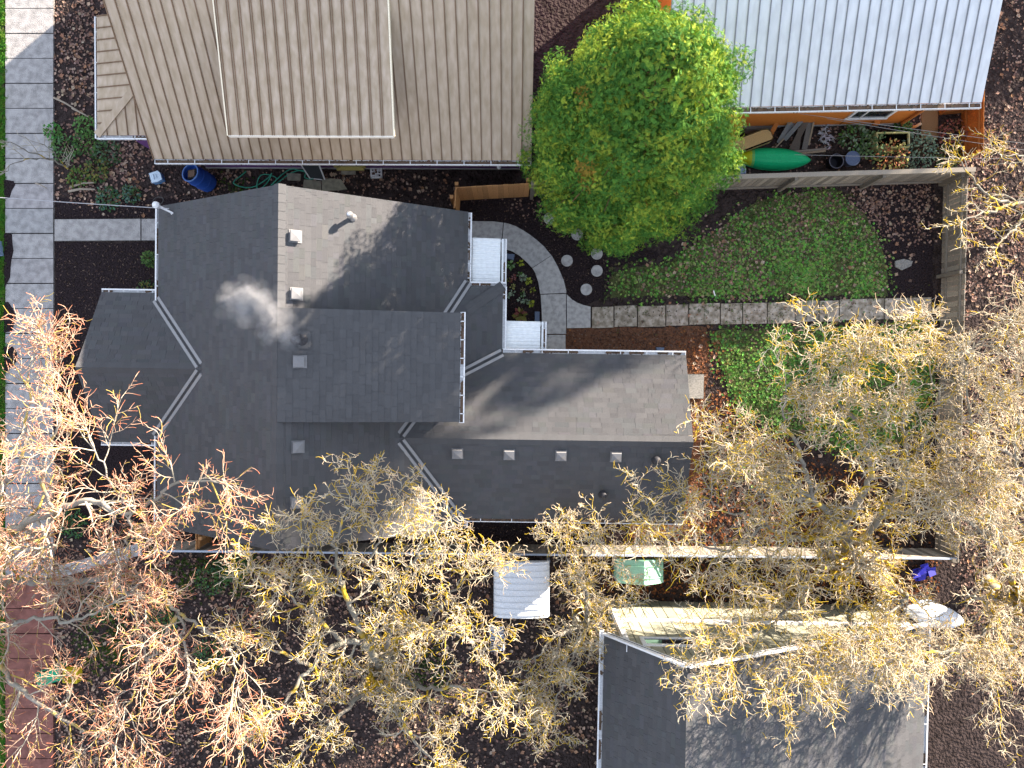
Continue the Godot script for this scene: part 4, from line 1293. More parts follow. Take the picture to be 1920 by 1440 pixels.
	grey.merge({"lichen": 0.14}, true)
	bare_tree("edge_tree", "pale bare tree rising beyond the far end of the plank fence", at(1850, 1090), [
		[[[1850, 1090, 0], [1885, 1120, 1.8], [1905, 1110, 3.0]], 0.22, 0.16],
		[[[1905, 1110, 3.0], [1880, 1040, 4.2], [1850, 960, 5.2], [1860, 860, 6.0], [1850, 760, 6.6]], 0.09, 0.014],
		[[[1880, 1040, 4.2], [1830, 990, 5.2], [1790, 940, 5.8]], 0.05, 0.013],
		[[[1905, 1110, 3.0], [1930, 980, 4.4], [1905, 860, 5.4], [1910, 720, 6.2], [1880, 620, 6.8]], 0.09, 0.014],
		[[[1905, 860, 5.4], [1830, 800, 6.2], [1810, 700, 6.6], [1830, 640, 6.9]], 0.05, 0.013],
		[[[1905, 1110, 3.0], [1850, 1180, 4.2], [1790, 1220, 5.0], [1740, 1260, 5.6]], 0.08, 0.014],
		[[[1905, 1110, 3.0], [1900, 1210, 4.4], [1860, 1300, 5.4]], 0.08, 0.014],
		[[[1790, 1220, 5.0], [1700, 1230, 5.6], [1640, 1260, 5.9]], 0.05, 0.013],
		[[[1905, 1110, 3.0], [1980, 1200, 4.4], [1990, 1300, 5.2]], 0.08, 0.014]], grey)
	var yel := curly.duplicate()
	yel.merge({"lichen": 0.34, "len": 1.0, "curl": 0.2, "kids": [0, 0.8, 0.8, 0.5, 0]}, true)
	bare_tree("lichen_tree", "small yellow lichened tree on the leaf covered ground beyond the fence", at(1945, 385), [
		[[[1945, 385, 0], [1960, 378, 1.6], [1965, 374, 2.4]], 0.14, 0.11],
		[[[1965, 374, 2.4], [1905, 380, 3.2], [1860, 370, 3.7], [1815, 330, 4.1], [1800, 300, 4.4]], 0.07, 0.012],
		[[[1905, 380, 3.2], [1850, 400, 3.8], [1800, 410, 4.2]], 0.05, 0.012],
		[[[1965, 374, 2.4], [1900, 430, 3.4], [1860, 470, 4.0]], 0.06, 0.012],
		[[[1965, 374, 2.4], [1930, 300, 3.4], [1880, 290, 4.0]], 0.05, 0.012]], yel)
	var pal := curly.duplicate()
	pal.merge({"lichen": 0.0, "len": 0.75, "curl": 0.12, "every": 3, "kids": [0, 0.4, 0.4, 0, 0], "depth": 2, "low": 0.8}, true)
	bare_tree("sapling", "pale leafless sapling leaning over the sidewalk", at(128, 318), [
		[[[128, 318, 0], [122, 312, 0.6]], 0.035, 0.03],
		[[[122, 312, 0.6], [85, 296, 1.4], [45, 282, 2.0], [10, 262, 2.6]], 0.026, 0.009],
		[[[85, 296, 1.4], [45, 300, 2.0], [5, 320, 2.6]], 0.016, 0.008],
		[[[122, 312, 0.6], [98, 285, 1.3], [75, 268, 1.8]], 0.018, 0.008]], pal)

# ---------------------------------------------------------------- things in the yards
func tagged(called: String, label: String, category: String, b: Buf, m: Material, group := "") -> MeshInstance3D:
	var o := obj(called, b, m, self)
	o.set_meta("label", label); o.set_meta("category", category)
	if group: o.set_meta("group", group)
	return o

func build_yard_things() -> void:
	# round stepping stones
	var sb := Buf.new()
	sb.lathe(Transform3D.IDENTITY, PackedVector2Array([Vector2(0.175, -0.03), Vector2(0.178, 0.03), Vector2(0.170, 0.04), Vector2(0.145, 0.041), Vector2(0.140, 0.034), Vector2(0, 0.036)]), 26, W)
	var sm := sb.mesh()
	var spots := [[1030, 410, "round grey stepping stone half covered by leaves near the cedar fence"], [1082, 440, "round grey stepping stone partly under the conifer edge"], [1119, 476, "round grey stepping stone close below the conifer crown"], [1063, 489, "round grey stepping stone next to the curved walk bend"], [1119, 508, "round grey stepping stone between lawn corner and conifer"], [1099, 543, "round grey stepping stone nearest the start of the garden path"]]
	for q in spots:
		var o := inst("stepping_stone", sm, mats.concrete, self, Transform3D(Basis(Vector3.UP, rng.randf() * TAU), at(q[0], q[1]) + Vector3.UP * 0.012))
		o.set_meta("label", q[2].replace("nearest", "beside")); o.set_meta("category", "stone"); o.set_meta("group", "stepping stones")
	# blue barrel lying beside the tan house
	var t := thing("barrel", "blue plastic barrel with open top beside the tan house", "barrel", at(390, 345))
	var tilt := Transform3D(Basis(Vector3(0, 0, 1), 0.30) * Basis(Vector3(1, 0, 0), -0.16), Vector3(0.05, 0.05, 0))
	var blue := Color(0.02, 0.075, 0.34)
	var b := Buf.new()
	b.lathe(tilt, PackedVector2Array([Vector2(0, 0.0), Vector2(0.27, 0.0), Vector2(0.285, 0.05), Vector2(0.29, 0.28), Vector2(0.30, 0.30), Vector2(0.29, 0.32), Vector2(0.29, 0.58), Vector2(0.30, 0.60), Vector2(0.285, 0.63), Vector2(0.275, 0.84), Vector2(0.25, 0.86), Vector2(0.25, 0.70), Vector2(0, 0.70)]), 24, blue)
	obj("body", b, mats.plastic, t)
	b = Buf.new()
	b.lathe(tilt * Transform3D(Basis.IDENTITY, Vector3(0, 0.845, 0)), PackedVector2Array([Vector2(0.245, 0.0), Vector2(0.285, 0.0), Vector2(0.285, 0.03), Vector2(0.245, 0.03), Vector2(0.245, 0.0)]), 24, Color(0.08, 0.17, 0.42))
	obj("rim", b, mats.plastic, t)
	b = Buf.new()
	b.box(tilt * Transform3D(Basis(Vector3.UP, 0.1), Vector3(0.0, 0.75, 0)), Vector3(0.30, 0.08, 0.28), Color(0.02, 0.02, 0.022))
	b.box(tilt * Transform3D(Basis(Vector3.UP, 0.1), Vector3(0.0, 0.80, 0)), Vector3(0.22, 0.03, 0.20), Color(0.14, 0.09, 0.06))
	obj("debris", b, mats.paint, t)
	# pale plastic lid on the litter
	t = thing("storage_tub", "small pale blue plastic tub lying in the leaf litter", "tub", at(298, 335), 0.25)
	b = Buf.new()
	b.prism(PackedVector2Array([Vector2(-0.16, -0.14), Vector2(0.10, -0.16), Vector2(0.17, -0.08), Vector2(0.18, 0.13), Vector2(0.02, 0.17), Vector2(-0.15, 0.15)]), 0.0, 0.22, Color(0.10, 0.25, 0.50), 0.0)
	obj("body", b, mats.plastic, t)
	b = Buf.new()
	b.prism(PackedVector2Array([Vector2(-0.18, -0.16), Vector2(0.12, -0.18), Vector2(0.19, -0.09), Vector2(0.20, 0.14), Vector2(0.03, 0.19), Vector2(-0.17, 0.17)]), 0.22, 0.26, Color(0.55, 0.68, 0.78), 0.02)
	b.bx(-0.05, -0.03, 0.26, 0.275, -0.09, 0.08, Color(0.35, 0.45, 0.55)); b.bx(0.03, 0.05, 0.26, 0.275, -0.07, 0.06, Color(0.35, 0.45, 0.55))
	obj("lid", b, mats.plastic, t)
	# garden hose
	b = Buf.new()
	var P := PackedVector3Array(); var R := PackedFloat32Array(); var C := PackedColorArray()
	var hp := [[462, 322], [452, 332], [440, 345], [470, 352], [500, 338], [512, 326], [500, 345], [484, 356], [492, 330], [520, 335], [508, 350], [530, 330], [545, 318], [560, 320], [585, 328], [588, 336], [572, 334], [575, 322], [548, 324], [520, 345], [495, 358], [478, 365]]
	var cv := Curve3D.new()
	for i in hp.size():
		var p0 := at(hp[i][0], hp[i][1]) + Vector3.UP * (0.03 + 0.05 * (i % 3))
		var tg: Vector3 = (at(hp[mini(i + 1, hp.size() - 1)][0], hp[mini(i + 1, hp.size() - 1)][1]) - at(hp[maxi(i - 1, 0)][0], hp[maxi(i - 1, 0)][1])) * 0.22
		cv.add_point(p0, -tg, tg)
	var HL := cv.get_baked_length()
	for i in 220:
		P.append(cv.sample_baked(HL * i / 219.0)); R.append(0.017); C.append(Color(0.04, 0.30, 0.20))
	b.tube(P, R, 6, C)
	tagged("garden_hose", "tangled green garden hose on the ground beside the tan house", "hose", b, mats.plastic)
	# window screen leaning against the purple wall
	t = thing("window_screen", "dark insect screen in white frame leaning on the purple wall", "screen", at(585, 332))
	var q0 := at(562, 305, 0.9) - t.position; var q1 := at(598, 308, 0.9) - t.position; var q2 := at(609, 337, 0.03) - t.position; var q3 := at(581, 334, 0.03) - t.position
	b = Buf.new()
	for e in [[q0, q1], [q1, q2], [q2, q3], [q3, q0]]:
		b.beam(e[0], e[1], 0.035, 0.03, W)
	obj("frame", b, mats.white_metal, t)
	b = Buf.new()
	b.quad(q3, q2, q1, q0, W)
	obj("mesh_panel", b, mats.screen, t)
	# pale lattice block
	t = thing("vent_block", "square white lattice block lying below the purple wall", "block", at(706, 325), 0.03)
	b = Buf.new()
	for i in 2:
		b.bx(-0.175 + 0.31 * i, -0.135 + 0.31 * i, 0, 0.10, -0.16, 0.16, W)
		b.bx(-0.175, 0.175, 0, 0.10, -0.16 + 0.28 * i, -0.12 + 0.28 * i, W)
	for g in [[-0.06, -0.12, -0.02], [0.05, -0.05, 0.12], [-0.02, 0.02, 0.12], [0.09, -0.12, -0.04]]:
		b.bx(g[0] - 0.012, g[0] + 0.012, 0, 0.10, g[1], g[2], W)
	for g in [[-0.04, -0.14, -0.03], [0.03, -0.03, 0.14], [-0.08, 0.02, 0.14], [0.08, -0.14, 0.02]]:
		b.bx(g[1], g[2], 0, 0.10, g[0] - 0.012, g[0] + 0.012, W)
	obj("lattice", b, mats.white_metal, t)
	# paving slabs at the door step
	for q in [[[[640, 314], [666, 314], [667, 327], [641, 328]], "small mossy paving slab under the yellow trimmed door"], [[[570, 338], [602, 340], [603, 358], [569, 352]], "grey paving slab below the leaning screen"], [[[604, 336], [640, 336], [652, 356], [604, 360]], "broken grey paving slab between bungalow and purple wall"], [[[538, 326], [565, 327], [563, 340], [540, 338]], "brown paving slab half under the green hose"]]:
		b = Buf.new()
		b.prism(ragged(flat(q[0]), 0.015), 0.0, 0.05, jit(Color(0.62, 0.60, 0.48), 0.15), 0.0)
		tagged("paving_slab", q[1], "slab", b, mats.concrete, "loose paving slabs")
	# kayaks
	kayak("kayak", "bright green kayak with yellow bow lying upside down beside the fence", at(1447, 300), 2.30, 0.33, 0.03, Color(0.008, 0.50, 0.20), Color(0.45, 0.50, 0.01))
	t = thing("canoe", "blunt tan canoe hull half hidden by the conifer", "canoe", at(1400, 272), 0.35)
	b = Buf.new()
	var prof := PackedVector2Array([Vector2(-1.0, 0.0), Vector2(-0.9, -0.22), Vector2(0.45, -0.23), Vector2(0.62, -0.19), Vector2(0.70, -0.06), Vector2(0.70, 0.14), Vector2(0.62, 0.20), Vector2(-0.9, 0.22)])
	b.prism(prof, 0.12, 0.42, Color(0.50, 0.36, 0.16), 0.04)
	obj("hull", b, mats.plastic, t)
	b = Buf.new()
	b.beam(Vector3(-0.9, 0.10, 0.27), Vector3(0.0, 0.10, 0.27), 0.10, 0.12, Color(0.03, 0.03, 0.03))
	obj("gunwale", b, mats.plastic, t)
	# buckets
	bucket("bucket", "black bucket standing open beside the plank fence", at(1559, 308), Color(0.012, 0.012, 0.02), Color(0.10, 0.10, 0.13), false)
	bucket("bucket", "blue grey bucket with its lid on next to the black bucket", at(1589, 303), Color(0.09, 0.12, 0.20), Color(0.10, 0.14, 0.24), true)
	t = thing("tray", "small pale blue tray wedged under the kayak tip", "tray", at(1388, 318), 0.1)
	b = Buf.new()
	b.bx(-0.13, 0.13, 0, 0.05, -0.12, 0.14, Color(0.30, 0.42, 0.62)); b.bx(-0.14, 0.14, 0.04, 0.10, -0.13, -0.10, Color(0.4, 0.5, 0.68)); b.bx(-0.14, -0.11, 0.04, 0.10, -0.13, 0.15, Color(0.4, 0.5, 0.68)); b.bx(0.11, 0.14, 0.04, 0.10, -0.13, 0.15, Color(0.4, 0.5, 0.68))
	obj("body", b, mats.plastic, t)
	# lumber leaning and lying in a heap: each board its own thing
	var planks := [
		[[1398, 236, 0.12], [1452, 240, 0.12], 0.20, 1], [[1396, 226, 0.2], [1455, 229, 0.22], 0.16, 2], [[1396, 245, 0.08], [1448, 249, 0.08], 0.18, 4],
		[[1400, 216, 0.3], [1472, 224, 0.3], 0.09, 0], [[1402, 220, 0.26], [1468, 228, 0.34], 0.08, 2], [[1404, 210, 0.34], [1452, 214, 0.30], 0.14, 1],
		[[1465, 258, 0.1], [1508, 200, 0.55], 0.14, 3], [[1459, 268, 0.08], [1492, 212, 0.5], 0.12, 3], [[1471, 262, 0.16], [1503, 226, 0.5], 0.13, 3],
		[[1484, 281, 0.06], [1512, 226, 0.4], 0.17, 4], [[1508, 280, 0.05], [1519, 228, 0.35], 0.16, 1], [[1494, 284, 0.04], [1500, 240, 0.3], 0.13, 4],
		[[1516, 272, 0.08], [1527, 222, 0.45], 0.05, 2], [[1452, 279, 0.1], [1470, 260, 0.25], 0.04, 2], [[1477, 232, 0.40], [1520, 196, 0.8], 0.12, 2],
		[[1486, 222, 0.45], [1503, 192, 0.85], 0.10, 0], [[1468, 286, 0.07], [1550, 279, 0.12], 0.06, 0], [[1480, 290, 0.06], [1548, 283, 0.12], 0.06, 2],
		[[1440, 262, 0.25], [1458, 228, 0.40], 0.13, 9]]
	var says := ["wide grey plank lying flat behind the tan canoe", "tan plank on top of the flat stack behind the canoe", "dark brown plank at the bottom of the flat stack", "thin silvery plank lying across the flat stack", "thin tan plank crossing the silvery one on the stack", "grey plank of the stack closest under the white roof edge", "long bluish grey plank leaning from the heap to the orange wall", "narrow bluish grey plank leaning beside the canoe tip", "short bluish grey plank on top of the leaning ones", "wide dark brown plank sloping down to the kayak", "grey green plank standing beside the wide brown one", "narrow dark plank between the two sloping wide planks", "very thin tan stick at the heap's edge by the orange wall", "short thin tan stick poking out above the kayak", "tan plank propped highest on the lumber heap", "silvery plank propped highest next to the white roof edge", "thin silvery stick lying above the kayak's bare tip", "thin tan stick lying beside the kayak's bare tip", ""]
	for i in planks.size():
		var q: Array = planks[i]
		b = Buf.new()
		b.beam(at(q[0][0], q[0][1], q[0][2]), at(q[1][0], q[1][1], q[1][2]), q[2], 0.035, W)
		if q[3] == 9:
			tagged("painted_board", "orange painted board among the heap of old lumber", "board", b, mats.stained2)
		else:
			tagged("plank", says[i], "plank", b, mats["lumber%d" % q[3]], "planks of the lumber heap")
	# crumpled sheet of plastic
	b = Buf.new()
	var cp := at(1543, 258)
	for i in 46:
		var a := cp + Vector3(rng.randfn(0, 0.13), rng.randf() * 0.22, rng.randfn(0, 0.22))
		b.tri(a, a + Vector3(rng.randfn(0, 0.10), rng.randfn(0, 0.06), rng.randfn(0, 0.10)), a + Vector3(rng.randfn(0, 0.10), rng.randfn(0, 0.06), rng.randfn(0, 0.10)), jit(Color(0.42, 0.42, 0.46), 0.3))
	tagged("plastic_sheet", "crumpled grey plastic sheet beside the lumber heap", "sheet", b, mats.plastic)
	# planter box
	t = thing("planter_box", "mossy wooden planter box among the brambles", "planter", at(1662, 270), 0.02)
	b = Buf.new()
	for e in [[-0.5, 0.5, -0.24, -0.20], [-0.5, 0.5, 0.20, 0.24]]: b.bx(e[0], e[1], 0, 0.45, e[2], e[3], Color(0.50, 0.48, 0.20))
	for x in [-0.5, 0.46]: b.bx(x, x + 0.04, 0, 0.45, -0.2, 0.2, Color(0.62, 0.56, 0.28))
	obj("side_board", b, mats.paint, t)
	b = Buf.new()
	b.bx(-0.46, 0.46, 0, 0.36, -0.2, 0.2, Color(0.05, 0.04, 0.03))
	obj("soil_fill", b, mats.soil, t)
	b = Buf.new()
	b.prism(flat([[1726, 208], [1757, 206], [1757, 260], [1726, 260]]), 0.0, 0.06, Color(0.55, 0.38, 0.22), 0.0)
	tagged("plywood_sheet", "brown plywood sheet lying by the corner of the orange house", "board", b, mats.old_wood3)
	b = Buf.new()
	b.prism(flat([[1758, 200], [1808, 198], [1806, 212], [1760, 216]]), 0.0, 0.5, Color(1, 1, 1), 0.0)
	tagged("wood_crate", "brown wooden crate under the white roof edge", "crate", b, mats.stained1)
	# flat stone in the corner bed
	b = Buf.new()
	b.prism(ragged(flat([[1677, 491], [1692, 487], [1709, 490], [1706, 500], [1690, 507], [1678, 501]]), 0.02), 0.0, 0.07, W, 0.0)
	tagged("garden_stone", "flat pale stone in the dark bed by the fence", "stone", b, mats.rock)
	# splash blocks below downspouts
	for q in [[[[941, 475], [966, 477], [964, 489], [940, 484]], "dark blue splash block beside the first white awning"], [[[1002, 584], [1012, 584], [1012, 604], [1002, 604]], "dark blue splash block by the second white awning"], [[[1229, 651], [1245, 651], [1243, 668], [1231, 668]], "grey blue splash block below the wing gutter"]]:
		b = Buf.new()
		b.prism(flat(q[0]), 0.0, 0.09, Color(0.10, 0.13, 0.20), 0.01)
		tagged("splash_block", q[1], "splash block", b, mats.plastic, "splash blocks")
	# small path lamp
	b = Buf.new()
	b.lathe(Transform3D(Basis.IDENTITY, at(1021, 620)), PackedVector2Array([Vector2(0.015, 0), Vector2(0.015, 0.3), Vector2(0.06, 0.3), Vector2(0.05, 0.36), Vector2(0, 0.38)]), 10, Color(0.03, 0.03, 0.03))
	tagged("path_lamp", "small black path lamp beside the second white awning", "lamp", b, mats.plastic)
	# white marker stake in the lawn
	b = Buf.new()
	b.beam(at(1337, 545) + Vector3.UP * 0.05, at(1340, 555) + Vector3.UP * 0.05, 0.035, 0.02, Color(0.8, 0.8, 0.78))
	tagged("white_stake", "short white stake lying on the lawn edge", "stake", b, mats.paint)
	# arched canopies beyond the low fence
	canopy("white_canopy", "white ribbed arched canopy standing against the low fence", Vector3(0.28, 0, 5.60), 1.60, 1.62, 1.45, 0.26, Color(0.74, 0.78, 0.82), 9, 0.35)
	canopy("green_canopy", "small green plastic playhouse canopy by the low fence", Vector3(3.80, 0, 5.66), 1.36, 0.72, 0.95, 0.32, Color(0.30, 0.58, 0.44), 2, 0.5)
	# slatted garden chair
	t = thing("garden_chair", "grey slatted garden chair under the crooked tree", "chair", at(932, 1180), 0.05)
	b = Buf.new()
	for i in 6: b.bx(-0.22, 0.22, 0.40, 0.42, -0.22 + i * 0.075, -0.17 + i * 0.075, Color(0.50, 0.53, 0.60))
	obj("seat", b, mats.paint, t)
	b = Buf.new()
	for i in 5: b.beam(Vector3(-0.2, 0.48 + i * 0.09, 0.24 + i * 0.03), Vector3(0.2, 0.48 + i * 0.09, 0.24 + i * 0.03), 0.02, 0.05, Color(0.50, 0.53, 0.60))
	obj("backrest", b, mats.paint, t)
	for x in [-0.2, 0.2]:
		for z in [-0.2, 0.2]:
			b = Buf.new()
			b.beam(Vector3(x, 0, z), Vector3(x, 0.4 if z < 0 else 0.9, z + (0.0 if z < 0 else 0.14)), 0.035, 0.035, Color(0.45, 0.48, 0.55), Vector3.RIGHT)
			obj("leg", b, mats.paint, t)
	# ring shaped planter rim
	b = Buf.new()
	b.lathe(Transform3D(Basis.IDENTITY, at(782, 1228)), PackedVector2Array([Vector2(0.10, 0), Vector2(0.125, 0.22), Vector2(0.135, 0.22), Vector2(0.13, 0.24), Vector2(0.10, 0.24), Vector2(0.10, 0.14), Vector2(0, 0.14)]), 18, Color(0.35, 0.34, 0.33))
	tagged("flower_pot", "grey flower pot under the crooked tree", "pot", b, mats.paint)
	# dinghy by the sage house
	kayak("dinghy", "white upturned dinghy beside the sage house corner", at(1748, 1152), 1.9, 0.36, 0.22, Color(0.66, 0.69, 0.74), Color(0.66, 0.69, 0.74))
	b = Buf.new()
	var bp := at(1728, 1128)
	for i in 30:
		var a := bp + Vector3(rng.randfn(0, 0.10), 0.05 + rng.randf() * 0.16, rng.randfn(0, 0.06))
		b.tri(a, a + Vector3(rng.randfn(0, 0.10), rng.randfn(0, 0.05), rng.randfn(0, 0.08)), a + Vector3(rng.randfn(0, 0.10), rng.randfn(0, 0.05), rng.randfn(0, 0.08)), Color(0.65, 0.72, 0.80))
	tagged("white_bag", "crumpled white bag beside the upturned dinghy", "bag", b, mats.plastic)
	t = thing("blue_tarp", "deep blue folded tarp in the corner behind the spreading tree", "tarp", at(1718, 1066), 0.4)
	b = Buf.new()
	for i in 14:
		var a := Vector3(rng.randf_range(-0.3, 0.3), 0.05 + rng.randf() * 0.15, rng.randf_range(-0.16, 0.16))
		b.quad(a, a + Vector3(0.24, rng.randfn(0, 0.04), 0.03), a + Vector3(0.22, rng.randfn(0, 0.04), 0.2), a + Vector3(-0.02, rng.randfn(0, 0.04), 0.18), jit(Color(0.02, 0.02, 0.30), 0.2))
	obj("folds", b, mats.plastic, t)
	# toys at the street corner
	t = thing("green_tub", "green plastic tub at the neighbour's front bed", "tub", at(104, 1262), 0.3)
	b = Buf.new()
	b.prism(rect2(-0.45, 0.4, -0.22, 0.22), 0, 0.34, Color(0.01, 0.32, 0.16), 0.03)
	obj("body", b, mats.plastic, t)
	t = thing("yellow_crate", "yellow plastic crate next to the green tub", "crate", at(141, 1262), -0.05)
	b = Buf.new()
	b.bx(-0.22, 0.22, 0, 0.05, -0.2, 0.2, Color(0.55, 0.42, 0.02))
	for e in [[-0.22, 0.22, -0.2, -0.17], [-0.22, 0.22, 0.17, 0.2], [-0.22, -0.19, -0.17, 0.17], [0.19, 0.22, -0.17, 0.17]]: b.bx(e[0], e[1], 0.05, 0.3, e[2], e[3], Color(0.60, 0.46, 0.02))
	obj("body", b, mats.plastic, t)
	t = thing("recycling_bin", "pale blue bin standing on the parking strip", "bin", at(-6, 468), 0.1)
	b = Buf.new()
	b.prism(rect2(-0.24, 0.22, -0.22, 0.22), 0, 0.45, Color(0.25, 0.36, 0.52), 0.03)
	obj("body", b, mats.plastic, t)
	b = Buf.new()
	b.prism(rect2(-0.26, 0.24, -0.24, 0.24), 0.45, 0.49, Color(0.35, 0.46, 0.60), 0.02)
	obj("lid", b, mats.plastic, t)
	# laundry on the sage house's side
	t = thing("striped_towel", "blue and white striped towel hanging by the sage house", "towel", at(1122, 1150))
	b = Buf.new()
	for i in 5: b.bx(-0.04, -0.02, 0.5 + i * 0.16, 0.66 + i * 0.16, -0.1, 0.35, [Color(0.6, 0.65, 0.75), Color(0.05, 0.08, 0.3)][i % 2])
	b.bx(-0.05, 0.0, 0, 1.32, -0.12, -0.1, Color(0.4, 0.4, 0.4)); b.bx(-0.05, 0.0, 0, 1.32, 0.35, 0.37, Color(0.4, 0.4, 0.4))
	obj("cloth", b, mats.paint, t)
	# dead sticks lying in the brush
	for q in [[[135, 352], [182, 343], 0.035, "pale dead branch lying uppermost of the pair in the brush"], [[132, 360], [180, 356], 0.04, "thick dead branch lying next to the dark side bed"], [[104, 185], [150, 210], 0.03, "long dead branch near the sidewalk beside the tan porch"], [[138, 205], [186, 232], 0.025, "thin dead branch pointing at the tan porch corner"], [[70, 345], [90, 354], 0.02, "small broken stick lying on the sidewalk edge"]]:
		b = Buf.new()
		b.tube(PackedVector3Array([at(q[0][0], q[0][1]) + Vector3.UP * 0.10, at((q[0][0] + q[1][0]) / 2.0, (q[0][1] + q[1][1]) / 2.0 - 1.5) + Vector3.UP * 0.16, at(q[1][0], q[1][1]) + Vector3.UP * 0.07]), PackedFloat32Array([q[2], q[2] * 0.9, q[2] * 0.6]), 7, PackedColorArray([Color(0.34, 0.29, 0.23), Color(0.34, 0.29, 0.23), Color(0.34, 0.29, 0.23)]))
		tagged("dead_branch", q[3], "branch", b, mats.bark, "dead branches in the brush")

func kayak(called: String, label: String, where: Vector3, L: float, wd: float, turn: float, c0: Color, c1: Color) -> void:
	var t := thing(called, label, "boat" if called == "dinghy" else "kayak", where, -turn)
	var b := Buf.new()
	var nu := 30; var nv := 12
	var pt := func(i: int, j: int) -> Vector3:
		var f := float(i) / nu
		var x := (f - 0.5) * L
		var w := wd * pow(maxf(0.0, 1.0 - pow(absf(f * 2 - 1), 2.1)), 0.75)
		var a := PI * j / nv
		var keel := 0.02 * absf(cos(a * 3)) * (w / wd)
		return Vector3(x, 0.05 + (0.30 * (w / wd) + 0.02) * pow(sin(a), 0.8) + 0.06 * absf(f * 2 - 1) + keel, -cos(a) * w)
	for i in nu:
		var f := float(i) / nu
		var col := c0.lerp(c1, clampf((0.22 - f) / 0.06, 0, 1)) if c0 != c1 else c0
		for j in nv:
			b.quad(pt.call(i, j), pt.call(i, j + 1), pt.call(i + 1, j + 1), pt.call(i + 1, j), jit(col, 0.03))
	obj("hull", b, mats.plastic, t)
	b = Buf.new()
	for s in [0, nv]:
		for i in nu:
			var p0: Vector3 = pt.call(i, s); var p1: Vector3 = pt.call(i + 1, s)
			if p0.distance_to(p1) > 0.001: b.beam(p0, p1, 0.025, 0.035, c0 * 0.7)
	obj("gunwale", b, mats.plastic, t)

func bucket(called: String, label: String, where: Vector3, c0: Color, c1: Color, lid: bool) -> void:
	var t := thing(called, label, "bucket", where)
	var b := Buf.new()
	var pf := PackedVector2Array([Vector2(0.0, 0.0), Vector2(0.17, 0.0), Vector2(0.205, 0.38)])
	if not lid: pf.append_array(PackedVector2Array([Vector2(0.19, 0.38), Vector2(0.165, 0.05), Vector2(0, 0.05)]))
	b.lathe(Transform3D.IDENTITY, pf, 22, c0)
	obj("body", b, mats.plastic, t)
	b = Buf.new()
	var rp := PackedVector2Array([Vector2(0.20, 0.36), Vector2(0.222, 0.36), Vector2(0.222, 0.395), Vector2(0.20, 0.395)])
	if lid: rp.append_array(PackedVector2Array([Vector2(0.195, 0.385), Vector2(0, 0.388)]))
	b.lathe(Transform3D.IDENTITY, rp, 22, c1)
	obj("lid" if lid else "rim", b, mats.plastic, t)

func canopy(called: String, label: String, where: Vector3, wd: float, L: float, side: float, rise: float, col: Color, ribs: int, pw: float) -> void:
	var t := thing(called, label, "canopy", where)
	var k := 14
	var prof: Array[Vector3] = []
	for i in k + 1:
		var a := PI * i / k
		prof.append(Vector3(-cos(a) * wd / 2, side + rise * pow(sin(a), pw * 2.0), 0))
	var m: Material = mats.plastic
	if called == "green_canopy":
		prof = [Vector3(-wd / 2, side, 0), Vector3(-wd * 0.3, side + rise * 0.45, 0), Vector3(0.08, side + rise, 0), Vector3(wd * 0.32, side + rise * 0.5, 0), Vector3(wd / 2, side, 0)]
		k = 4
	var b := Buf.new()
	for i in k:
		var A := prof[i]; var D := prof[i + 1]
		b.quad(A, A + Vector3(0, 0, L), D + Vector3(0, 0, L), D, col)
		b.quad(A - Vector3(0, 0.02, 0), D - Vector3(0, 0.02, 0), D + Vector3(0, -0.02, L), A + Vector3(0, -0.02, L), col)
		for z in [0.0, L]:
			b.quad(A + Vector3(0, 0, z), D + Vector3(0, 0, z), Vector3(D.x, side, z), Vector3(A.x, side, z), col)
	obj("cover", b, m, t)
	for i in ribs:
		b = Buf.new()
		var z := L * (i + 0.5) / ribs
		for j in k: b.beam(prof[j] + Vector3(0, 0.008, z), prof[j + 1] + Vector3(0, 0.008, z), 0.035, 0.018, col, Vector3(0, 0, 1))
		obj("rib", b, m, t)
	for s in [0, k]:
		b = Buf.new()
		var x: float = prof[s].x
		b.bx(x - 0.012, x + 0.012, 0.25, side, 0.02, L - 0.02, col)
		obj("side_sheet", b, m, t)
		for z in [0.03, L - 0.03]:
			b = Buf.new()
			b.bx(x - 0.025, x + 0.025, 0, side, z - 0.025, z + 0.025, Color(0.35, 0.36, 0.4))
			obj("post", b, m, t)

# ---------------------------------------------------------------- plants
func leafy(called: String, label: String, category: String, where: Vector3, r: float, h: float, n: int, ls: float, cols: Array, droop := 0.3, group := "") -> void:
	var t := thing(called, label, category, where, 0.0, group)
	var s := Buf.new(); var b := Buf.new()
	var k := maxi(4, n / 14)
	for i in k:
		var a := rng.randf() * TAU; var rr := r * sqrt(rng.randf()) * 0.85
		var hh := h * (1.0 - 0.45 * rr / r) * rng.randf_range(0.6, 1.0)
		s.tube(PackedVector3Array([Vector3(0, 0, 0), Vector3(cos(a) * rr * 0.5, hh * 0.6, sin(a) * rr * 0.5), Vector3(cos(a) * rr, hh, sin(a) * rr)]), PackedFloat32Array([0.012, 0.008, 0.004]), 4, PackedColorArray([Color(0.14, 0.10, 0.06), Color(0.14, 0.11, 0.06), Color(0.13, 0.12, 0.05)]))
	for i in n:
		var a := rng.randf() * TAU; var rr := r * sqrt(rng.randf())
		var hh := h * (1.0 - 0.5 * pow(rr / r, 2)) * (0.35 + 0.65 * rng.randf())
		var p := Vector3(cos(a) * rr, hh, sin(a) * rr)
		var d := Vector3(cos(a + rng.randfn(0, 0.8)), rng.randfn(0.1, 0.3) - droop * rr / r, sin(a + rng.randfn(0, 0.8))).normalized()
		leaf(b, p, d, ls * rng.randf_range(0.7, 1.25), jit(cols[rng.randi() % cols.size()], 0.2))
	obj("stems", s, mats.bark, t)
	obj("foliage", b, mats.leaf, t)

